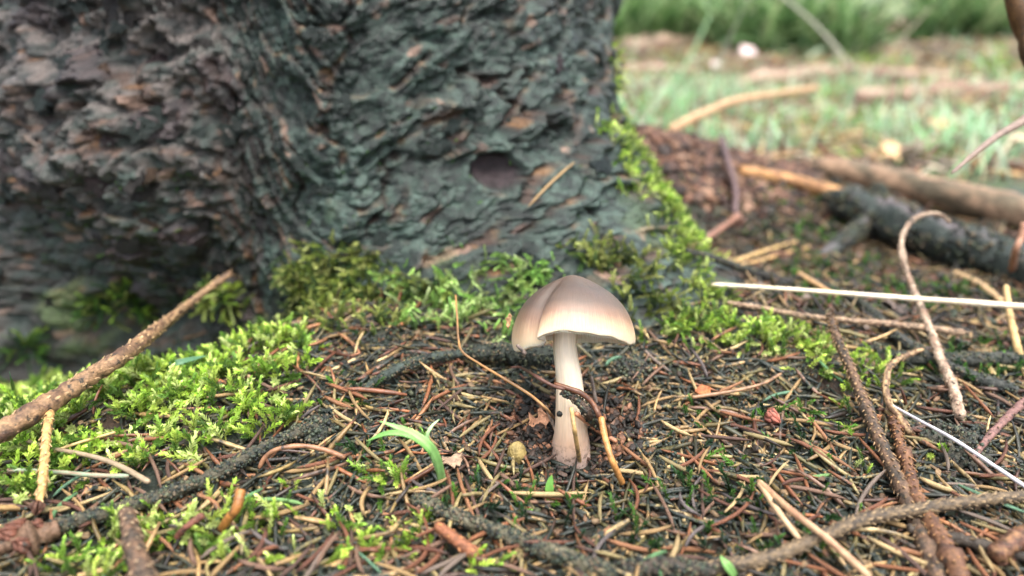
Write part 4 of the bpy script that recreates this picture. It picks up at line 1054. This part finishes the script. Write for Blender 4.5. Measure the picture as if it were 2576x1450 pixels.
# ------------------------------------------------------------------ small solids
def lump(name, p, size, colr, label, cat, mat, seed, squash=.8, amp=.25, n=22):
    u = np.linspace(0, 2*math.pi, n*2, endpoint=False); v = np.linspace(.02, math.pi-.02, n)
    U, W = np.meshgrid(u, v); D = np.stack([np.sin(W)*np.cos(U), np.sin(W)*np.sin(U), np.cos(W)*squash], -1)
    k = 1+amp*(fbm(D[..., 0]*2.2+seed, D[..., 1]*2.2+D[..., 2]*1.7, 3, seed)+.5*noise2(D[..., 0]*9+D[..., 2]*4, D[..., 1]*9+seed, seed+3))
    V = (D*k[..., None]*size).reshape(-1, 3); m = 2*n
    i = np.arange(n-1)[:, None]*m; j = np.arange(m)[None]
    Q = np.stack([i+j, i+m+j, i+m+(j+1) % m, i+(j+1) % m], -1).reshape(-1, 4)
    o = obj(name, mesh_np(name, V, Q, np.asarray(colr)*np.ones((len(V), 1))), mat, label=label, cat=cat); o.location = p
    if cat == 'soil':
        g = V[rng.integers(0, len(V), 900)]*rng.uniform(.97, 1.1, (900, 1))
        pal = np.array([lin(40, 48, 42), lin(58, 68, 54), lin(34, 38, 36), lin(80, 84, 62), lin(96, 84, 66)])
        V2, F2, c2 = scatter([(GRAIN_V, [GRAIN_F], np.ones((6, 3)))], g, basis(rng.normal(0, 1, (900, 3)), rng.uniform(0, 6, 900)), rng.uniform(.0004, .0012, 900), pal[rng.integers(0, 5, 900)])
        obj('algae_crust', mesh_np('algae_crust', V2, F2, c2), M_grain, o, kind='stuff')
    return o
lump('soil_clod', hit(2395, 1130, .001), .0125, lin(58, 56, 46), 'lumpy dark soil clod between the scaly twigs', 'soil', M_dtwig, 5, .6, .45)
lump('soil_clod', hit(795, 1090, .001), .0085, lin(50, 54, 46), 'small black crumbly clod at the end of the algae twig', 'soil', M_dtwig, 6, .6, .5)
lump('soil_clod', hit(1350, 910, .001), .0120, lin(42, 44, 38), 'black wet clod of soil under the mushroom cap', 'soil', M_dtwig, 8, .5, .5)
lump('soil_clod', hit(1590, 935, .001), .0090, lin(46, 40, 36), 'dark clod of humus right of the mushroom stem', 'soil', M_dtwig, 9, .5, .5)
lump('seed', hit(1300, 1142, .003), .0036, lin(140, 122, 74), 'small olive pointed seed lying left of the mushroom foot', 'seed', M_crumb, 12, 1.35, .12, 12)
lump('droplet_of_humus', at(1408, 1042, .2705), .00105, lin(22, 24, 22), 'tiny black speck of humus stuck on the stem', 'humus', M_dtwig, 14, 1, .3, 8)
bs = obj('bud_scale', None, label='shiny red brown spruce bud husk lying on the dark litter', cat='bud'); bs.location = hit(1940, 1050, .004)
bud(bs, hit(1928, 1040, .005), np.array([.6, -.7, -.25]), .0070, lin(168, 100, 84), 'husk')
def leaf_plate(name, p, nrm, L, W, colr, label, cat, mat, curl=.3, yaw=0.0, thick=.0004):
    """thin curled plate with thickness"""
    a = np.linspace(-1, 1, 9); b = np.linspace(-1, 1, 5); A, B = np.meshgrid(a, b)
    wid = (1-np.abs(A)**2.2)*.9+.1
    jit = np.random.default_rng(int(abs(p[0])*1e6) % 9999); wid = wid*jit.uniform(.6, 1.15, (1, 9)); X = A*L/2*jit.uniform(.75, 1.1, (5, 1)); Y = B*W/2*wid+.18*W*jit.normal(0, 1, (1, 9))*.5; Z = curl*W*(B**2*.5+A**2*.3)+.05*W*np.sin(A*5)
    T = np.stack([X, Y, Z+thick/2], -1).reshape(-1, 3); D = np.stack([X, Y, Z-thick/2], -1).reshape(-1, 3)
    i = np.arange(4)[:, None]*9; j = np.arange(8)[None]; q = np.stack([i+j, i+j+1, i+j+10, i+j+9], -1).reshape(-1, 4)
    k = 45; ed = list(range(9))+[17, 26, 35, 44]+list(range(43, 35, -1))+[27, 18, 9]; ed = np.array(ed); e2 = np.roll(ed, -1)
    F = np.vstack([q, q[:, ::-1]+k, np.stack([ed, ed+k, e2+k, e2], -1)])
    V = np.vstack([T, D])@basis(np.array([nrm], float), np.array([yaw]))[0].T
    o = obj(name, mesh_np(name, V, F, np.asarray(colr)*np.ones((90, 1))), mat, label=label, cat=cat); o.location = p
    return o
leaf_plate('bark_chip', hit(1358, 1060, .005), (0, -.8, .6), .011, .009, lin(190, 140, 108), 'pinkish curled bark chip propped left of the mushroom foot', 'bark', M_crumb, .3, .5, .0006)
leaf_plate('bark_chip', at(1281, 808, .2655), (-.6, -.8, .1), .0058, .0026, lin(196, 150, 110), 'tiny tan flake stuck to the left rim of the mushroom cap', 'bark', M_crumb, .2, 1.5, .0003)
leaf_plate('bark_chip', hit(1765, 985, .005), (.1, -.4, .9), .008, .005, lin(160, 96, 58), 'small orange brown chip below the moss cushion', 'bark', M_crumb, .4, .2)
leaf_plate('bark_chip', hit(1140, 1165, .004), (.1, -.3, .9), .010, .006, lin(150, 126, 104), 'cream coloured chip behind the grass seedling', 'bark', M_crumb, .4, .2)
stick('bark_sliver', np.array([at(1300, 868, .2665), at(1312, 880, .2655), at(1322, 892, .266)]), .0006, .0008, lin(110, 96, 88), 'tiny grey splinter stuck under the left edge of the cap', 'splinter', M_twig, n=12)

# grass seedling in front
def blade(name, P, w, colr, parent, mat=M_grass, fold=.25, n=26):
    S = spline(P, n); T, N, B = frames(S); s = np.linspace(0, 1, n)
    view = CAM-S; view /= np.linalg.norm(view, axis=1)[:, None]
    side = np.cross(T, np.array([.25, -.75, .6])); side /= np.linalg.norm(side, axis=1)[:, None]+1e-9; up = np.cross(side, T)
    ww = w*np.interp(s, [0, .15, .5, .85, 1], [.6, .9, 1, .55, .04])[:, None]
    th_ = .00015
    rows = [S+side*ww, S+side*ww*.5-up*ww*fold, S-up*ww*fold*1.3, S-side*ww*.5-up*ww*fold, S-side*ww]
    rows += [r_+up*th_ for r_ in rows[::-1]]
    V = np.stack(rows, 1).reshape(-1, 3); m = 10
    i = np.arange(n-1)[:, None]*m; j = np.arange(m)[None]
    Q = np.stack([i+j, i+(j+1) % m, i+m+(j+1) % m, i+m+j], -1).reshape(-1, 4)
    c = np.asarray(colr)*(.8+.35*np.repeat(s, m)[:, None]); pl = np.array(parent.location)
    return obj(name, mesh_np(name, V-pl, Q, c), mat, parent)
gs = obj('grass_seedling', None, label='fresh green grass seedling with arching blades before the mushroom', cat='grass'); gs.location = hit(1112, 1226, .001)
gc = lin(150, 206, 116)
blade('blade', pts([(1112, 1226, .001), (1100, 1170, .012), (1075, 1125, .020), (1030, 1095, .024), (975, 1090, .022), (922, 1110, .016)]), .0012, gc, gs)
blade('blade', pts([(1112, 1226, .001), (1104, 1165, .014), (1080, 1120, .024), (1040, 1090, .028), (1000, 1075, .030), (955, 1060, .030)]), .0014, lin(166, 216, 132), gs)
blade('blade', pts([(1112, 1226, .001), (1100, 1180, .010), (1082, 1130, .018), (1075, 1095, .024), (1088, 1070, .027), (1106, 1055, .028)]), .0009, lin(196, 226, 172), gs)
blade('blade', pts([(1114, 1226, .001), (1108, 1190, .008), (1098, 1160, .014), (1080, 1125, .02)]), .0016, lin(186, 222, 156), gs)
for lb, pp, w, cc in (('short green grass shoot below the mushroom between needles', [(1384, 1262, .001), (1382, 1225, .006), (1388, 1195, .010)], .0016, lin(120, 176, 84)),
                      ('narrow green grass blade lying on moss beneath the long twig', [(395, 940, .005), (440, 915, .010), (520, 895, .008)], .0016, lin(96, 138, 104)),
                      ('tiny green grass blade standing in the dark hollow', [(40, 1000, .001), (30, 960, .02), (24, 935, .03)], .0014, lin(60, 110, 70)),
                      ('green grass blade poking up beside the forked needle', [(1850, 1450, .004), (1828, 1420, .008), (1812, 1398, .008)], .0014, lin(140, 190, 110))):
    g_ = obj('grass_shoot', None, label=lb, cat='grass'); g_.location = hit(*pp[0]); blade('blade', pts(pp), w, cc, g_)

# ------------------------------------------------------------------ logs and sticks behind
def log(name, P, r0, r1, colr, var, label, stubs=(), mat=M_log, rough=.16):
    o = stick(name, P, r0, r1, colr, label, 'log', mat, n=60, sides=18, rough=rough, var=var)
    for (q, a, b) in stubs: stick('branch_stub', q, a, b, colr, None, None, mat, n=24, sides=10, rough=.3, parent=o, var=var)
    return o
L2 = pts([(2118, 508, None, .640), (2200, 535, None, .60), (2330, 590, None, .55), (2450, 630, None, .51), (2590, 682, None, .475), (2800, 770, None, .43)])
log('mossy_log', L2, .0150, .0140, lin(50, 60, 56), lin(104, 96, 98), 'grey mossy broken branch lying in front of the peeled log', mat=M_dtwig, rough=.3, stubs=
    [([L2[0]+np.array([.006, .0, .0]), at(2085, 500, .66), at(2078, 512, .665)], .008, .006), ([L2[1], at(2205, 490, .60), at(2220, 470, .60)], .008, .005),
     ([L2[1]+np.array([.0, 0, -.004]), at(2130, 600, .575), at(2070, 650, .555), at(2010, 700, .535)], .008, .004)])
L1 = pts([(2060, 425, None, .82), (2150, 440, None, .79), (2300, 475, None, .73), (2450, 510, None, .67), (2600, 550, None, .62), (2900, 640, None, .54)])
log('peeled_log', L1, .0150, .0165, lin(150, 122, 98), lin(96, 86, 68), 'smooth peeled brown log lying at the edge of the grass', rough=.08)
log('orange_stick', pts([(1860, 432, .010), (1960, 450, .010), (2060, 475, .012), (2140, 500, .012)]), .0065, .0070, lin(176, 132, 84), lin(122, 84, 58), 'orange peeled stick ending behind the grey mossy branch', rough=.1)
log('arched_stick', pts([(1685, 330, None, .80), (1760, 290, None, .86), (1850, 255, None, .95), (1950, 238, None, 1.05), (2060, 222, None, 1.15)]), .0055, .0050, lin(176, 140, 104), lin(190, 160, 124), 'pale brown curved stick rising from the litter bank into grass', rough=.08)
stick('dry_stalk', pts([(1850, 657, .006), (1930, 630, .006), (2010, 606, .006)]), .0014, .0012, lin(206, 172, 116), 'flat yellow straw stalk lying behind the blackish twig', 'straw', M_straw)
stick('dry_stalk', pts([(1860, 670, .006), (1950, 645, .006), (2035, 622, .006)]), .0014, .0012, lin(196, 158, 104), 'second yellow straw stalk beside the flat one', 'straw', M_straw)
stick('dry_stalk', pts([(2010, 690, .008), (2060, 720, .008), (2110, 750, .006)]), .002, .0014, lin(186, 148, 104), 'short tan stalk piece between dark twigs', 'straw', M_straw)
stick('dry_stalk', pts([(2400, 690, .004), (2460, 715, .008), (2520, 760, .006)]), .003, .002, lin(190, 158, 116), 'broad tan stalk leaning before the grey mossy branch', 'straw', M_straw)
stick('dry_stalk', pts([(2530, 720, .028), (2540, 790, .022), (2556, 860, .012), (2570, 910, .004)]), .0014, .0018, lin(196, 164, 112), 'upright yellow stalk crossing the end of the white straw', 'straw', M_straw)
stick('dry_stalk', pts([(2576, 560, None, .44), (2568, 600, None, .44), (2555, 630, None, .44), (2545, 680, .01)]), .0018, .0020, lin(176, 130, 104), 'short pinkish stalk standing in front of mossy branch', 'straw', M_straw)
# sapling at the right edge with its dead pointed side twig
sap = obj('sapling', None, label='brown sapling stem with one pointed dead side twig', cat='sapling')
sb = np.array([.40, .165, float(ground_h(.40, .165))-.01]); sap.location = sb
J = at(2655, 245, .385)
stick('stem', np.array([sb, (sb*.6+J*.4)+np.array([.02, 0, 0]), J, at(2575, 70, .380), at(2545, -40, .378), at(2500, -260, .40)]), .0065, .0042, lin(104, 74, 44), None, None, M_twig, n=60, parent=sap, var=lin(70, 52, 36))
stick('side_twig', np.array([J, at(2576, 303, .375), at(2510, 342, .370), at(2450, 388, .366), at(2394, 437, .362)]), .0030, .0008, lin(136, 116, 104), None, None, M_straw, n=50, parent=sap, rough=.06)

# ------------------------------------------------------------------ crumbly litter bank and shaded debris on the right
def chips(name, n, box, cover, pal, label, size, cat='litter', lift=(0, .004)):
    P, X, Y = litter_positions(n, box); w = ell(X, Y, cover); P = P[rng.random(len(P)) < w]; m = len(P)
    P[:, 2] += rng.uniform(lift[0], lift[1], m)
    temps = []
    for s in range(6):
        Vf, Ff = flake_mesh(700+s, 6); temps.append((Vf*np.array([1, 1, 1.2]), Ff, np.ones((len(Vf), 3))*np.random.default_rng(s).uniform(.8, 1.2, (len(Vf), 1))))
    col = pal[rng.integers(0, len(pal), m)]*rng.uniform(.6, 1.3, (m, 1))
    N = ground_n(P[:, 0], P[:, 1], .01)+rng.normal(0, .5, (m, 3))*np.array([1, 1, .4])
    V, F, c = scatter(temps, P, basis(N, rng.uniform(0, 6.28, m)), rng.uniform(*size, m), col)
    return obj(name, mesh_np(name, V, F, c), M_crumb, kind='stuff', label=label, cat=cat)
CRUMB = np.array([lin(88, 60, 48), lin(64, 46, 40), lin(112, 78, 60), lin(46, 37, 33), lin(130, 100, 80)])
chips('bark_litter', 9000, (0, .4, .36, .75), [(1750, 420, 200, 100, 1), (1900, 470, 150, 70, .8), (1650, 380, 80, 80, 1)], CRUMB, 'crumbly reddish brown bark litter heaped behind the root', (.003, .009), lift=(0, .008))
chips('bark_litter', 9000, (0, .5, .10, .5), [(1950, 580, 300, 120, .6), (2250, 780, 400, 120, .4), (2450, 900, 250, 120, .35)],
      np.vstack([CRUMB[[0, 1, 3, 3]], [lin(70, 72, 62)], [lin(110, 96, 88)], [lin(44, 42, 38)], [lin(58, 66, 54)]]), 'mixed dark bark crumbs scattered between twigs and logs', (.002, .0065))
chips('bark_litter', 7000, (-.032, .032, -.035, .03), [(1440, 1100, 160, 110, .7)], np.array([lin(62, 48, 40), lin(40, 34, 30), lin(120, 84, 62), lin(30, 30, 26)]), 'dark crumbs of humus heaped around the mushroom foot', (.0008, .0026), lift=(0, .0045))
chips('bark_litter', 16000, (-.40, .42, -.12, .14), [(1400, 1100, 1500, 420, .8)], np.array([lin(54, 44, 36), lin(40, 40, 32), lin(92, 70, 52), lin(58, 62, 44), lin(120, 98, 72)]), 'small dark crumbs sprinkled through the needle mat', (.0007, .0024), lift=(0, .003))
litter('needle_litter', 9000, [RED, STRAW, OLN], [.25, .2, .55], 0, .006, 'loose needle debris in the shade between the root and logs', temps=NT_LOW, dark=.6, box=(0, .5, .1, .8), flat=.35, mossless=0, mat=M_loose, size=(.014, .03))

# ------------------------------------------------------------------ grass and far floor
def grass_blade_t(seed):
    r_ = np.random.default_rng(seed); s = np.linspace(0, 1, 5); b = r_.uniform(.2, .9)
    S = np.stack([b*s**2, 0*s, s*(1-.35*b*s)], -1); w = np.interp(s, [0, .4, .8, 1], [.6, 1, .6, .05])*.035
    V = np.vstack([S+np.array([0, 1, 0])*w[:, None], S-np.array([0, 1, 0])*w[:, None], S+np.array([-.012, 0, 0])])
    q = np.arange(4); F = [np.vstack([np.stack([q, q+1, q+11, q+10], -1), np.stack([q+10, q+11, q+6, q+5], -1)])]
    return V, F, np.repeat((.7+.5*np.tile(s, 3))[:, None], 3, 1)
GT = [grass_blade_t(s) for s in range(8)]
GPAL = np.array([lin(160, 200, 158), lin(182, 212, 178), lin(130, 184, 120), lin(200, 218, 190), lin(204, 200, 166), lin(144, 196, 140)])
def grass(name, x, y, hgt, pal, label, kind='stuff', cat='grass', tiltn=.35, group=None):
    P = np.stack([x, y, ground_h(x, y)-.003], -1); k = ~trunk_inside(P); P = P[k]; hgt = hgt[k]; m = len(P)
    N = np.array([0, 0, 1.0])+rng.normal(0, tiltn, (m, 3))*np.array([1, 1, 0])
    col = pal[rng.integers(0, len(pal), m)]*rng.uniform(.7, 1.2, (m, 1))
    V, F, c = scatter(GT, P, basis(N, rng.uniform(0, 6.28, m)), hgt, col)
    return obj(name, mesh_np(name, V, F, c), M_grass, label=label, cat=cat, kind=kind, group=group)
n = 26000
x = rng.uniform(-1.2, 2.6, n); y = .62+2.6*rng.random(n)**1.3
dens = sstep(-.25, .3, fbm(x/.3, y/.3, 2, 501))*sstep(.60, .85, y+.25*fbm(x/.2, y/.2, 2, 502)+.10*(x > .3))
dens *= 1-.75*sstep(1.5, 2.0, y)
k = rng.random(n) < dens
grass('grass', x[k], y[k], rng.uniform(.03, .085, k.sum()), GPAL, 'pale green short grass covering the open ground behind the tree')
for (px, py, lb) in ((2080, 60, 'dark green grass tussock with upright blades beyond the fallen branches'), (1700, 40, 'green grass tussock close beside the trunk in the distance'),
                     (1900, 60, 'broad yellow green grass tussock in the middle distance'), (2380, 30, 'low green grass tussock behind the long fallen branch'), (1560, 60, 'narrow grass tussock half hidden behind the trunk edge'), (2520, 20, 'leafy grass tussock far behind the sapling')):
    c0 = hit(px, py+70, 0)
    if c0[1] < 1.6: c0 = at(px, py+70, 2.2)
    m = 300; a = rng.uniform(0, 6.28, m); r_ = np.sqrt(rng.random(m))*.12
    grass('grass_tussock', c0[0]+r_*np.cos(a)*1.2, c0[1]+r_*np.sin(a), rng.uniform(.10, .30, m), np.array([lin(100, 138, 84), lin(78, 114, 62), lin(134, 164, 108), lin(160, 176, 130)]), lb, kind=None, tiltn=.3)
# patches of vivid moss in the grass, fallen branches and stems beyond
far_l = [((1420, 135, None, 1.55), (1640, 120, None, 1.6), (1860, 100, None, 1.7), .022, 'dull brown fallen branch lying far behind near the trunk'),
         ((2160, 90, None, 1.6), (2350, 65, None, 1.65), (2620, 45, None, 1.7), .026, 'long reddish fallen branch in front of the tussocks'),
         ((1850, 215, None, 1.25), (2100, 185, None, 1.35), (2400, 200, None, 1.35), .016, 'grey brown branch lying through the middle of the grass'),
         ((2150, 250, None, 1.15), (2350, 235, None, 1.2), (2620, 225, None, 1.25), .018, 'weathered grey branch crossing the grass behind the pointed twig'),
         ((1450, 190, None, 1.3), (1620, 175, None, 1.35), (1740, 180, None, 1.35), .012, 'short dull branch on bare earth behind the trunk')]
for a, b, c, r, lb in far_l:
    P = np.array([ghit(*a[:2], .015), ghit(*b[:2], .015), ghit(*c[:2], .015)])
    sc = np.linalg.norm(P[0]-CAM)
    stick('fallen_branch', P, r*sc/1.6, r*.8*sc/1.6, lin(128, 100, 84), lb, 'branch', M_log, n=40, sides=10, rough=.3, var=lin(168, 146, 126), knobs=2)
for a, b, r, lb, cc in (((1900, -60), (2170, 200), .0050, 'pale dry grass stem slanting down over the far branches', lin(180, 176, 162)),
                        ((2340, 20), (2130, 240), .0030, 'thin dry stem crossing the slanting pale stem', lin(176, 162, 142)),
                        ((1785, 40), (1670, 250), .0050, 'light green broad grass blade leaning up beside the trunk', lin(150, 186, 140)),
                        ((1870, 20), (1720, 300), .0018, 'thin grey stem standing in the grass near the trunk', lin(150, 142, 134)),
                        ((2150, 170), (2090, 360), .0024, 'light green grass stem standing behind the curved stick', lin(140, 184, 140)),
                        ((2300, 190), (2270, 370), .0020, 'pale upright stem in the grass behind the peeled log', lin(176, 168, 158))):
    g0 = ghit(*b); dep = (g0-CAM)[1]*cp_-(g0-CAM)[2]*sp_; a_ = at(*a, dep*.97); m_ = (g0+a_)/2+np.array([.012, 0, .010])
    stick('grass_stalk', np.array([g0-np.array([0, 0, .004]), m_, a_]), r, r*.5, cc, lb, 'stem', M_straw, n=30, sides=6, rough=.03)
for px, py, L, cc, lb in ((1880, 135, .075, lin(216, 192, 190), 'pale pinkish fallen leaf lying beyond the grass'), (2360, 318, .05, lin(206, 156, 120), 'tan fallen leaf lying in the grass behind the pointed twig'),
                          (2575, 360, .045, lin(226, 196, 170), 'pale leaf in the grass beside the sapling stem'), (2240, 385, .045, lin(206, 170, 128), 'orange tinted leaf lying just beyond the peeled log'), (1800, 165, .05, lin(190, 176, 166), 'greyish leaf lying on the bare earth past the trunk')):
    leaf_plate('fallen_leaf', hit(px, py, .02), (rng.normal(0, .2), -.5, .8), L, L*.6, cc, lb, 'leaf', M_crumb, .3, rng.uniform(0, 3), .001)
n = 9000
x = rng.uniform(.0, 1.8, n); y = .75+1.6*rng.random(n)
w = sstep(.05, .3, fbm(x/.25, y/.25, 2, 601)); k = rng.random(n) < w
grass('grass', x[k], y[k], rng.uniform(.02, .05, k.sum()), np.array([lin(150, 200, 70), lin(120, 180, 60), lin(176, 206, 110)]), 'vivid yellow green low growth patches in the grass', tiltn=.8)
litter('needle_litter', 9000, [STRAW, RED, np.array([lin(196, 182, 160), lin(150, 130, 116)])], [.4, .3, .3], 0, .01, 'straw and twig debris scattered through the far grass', temps=NT_LOW, box=(-.8, 2.0, .65, 2.6), flat=.4, mossless=0, mat=M_loose, size=(.03, .11))
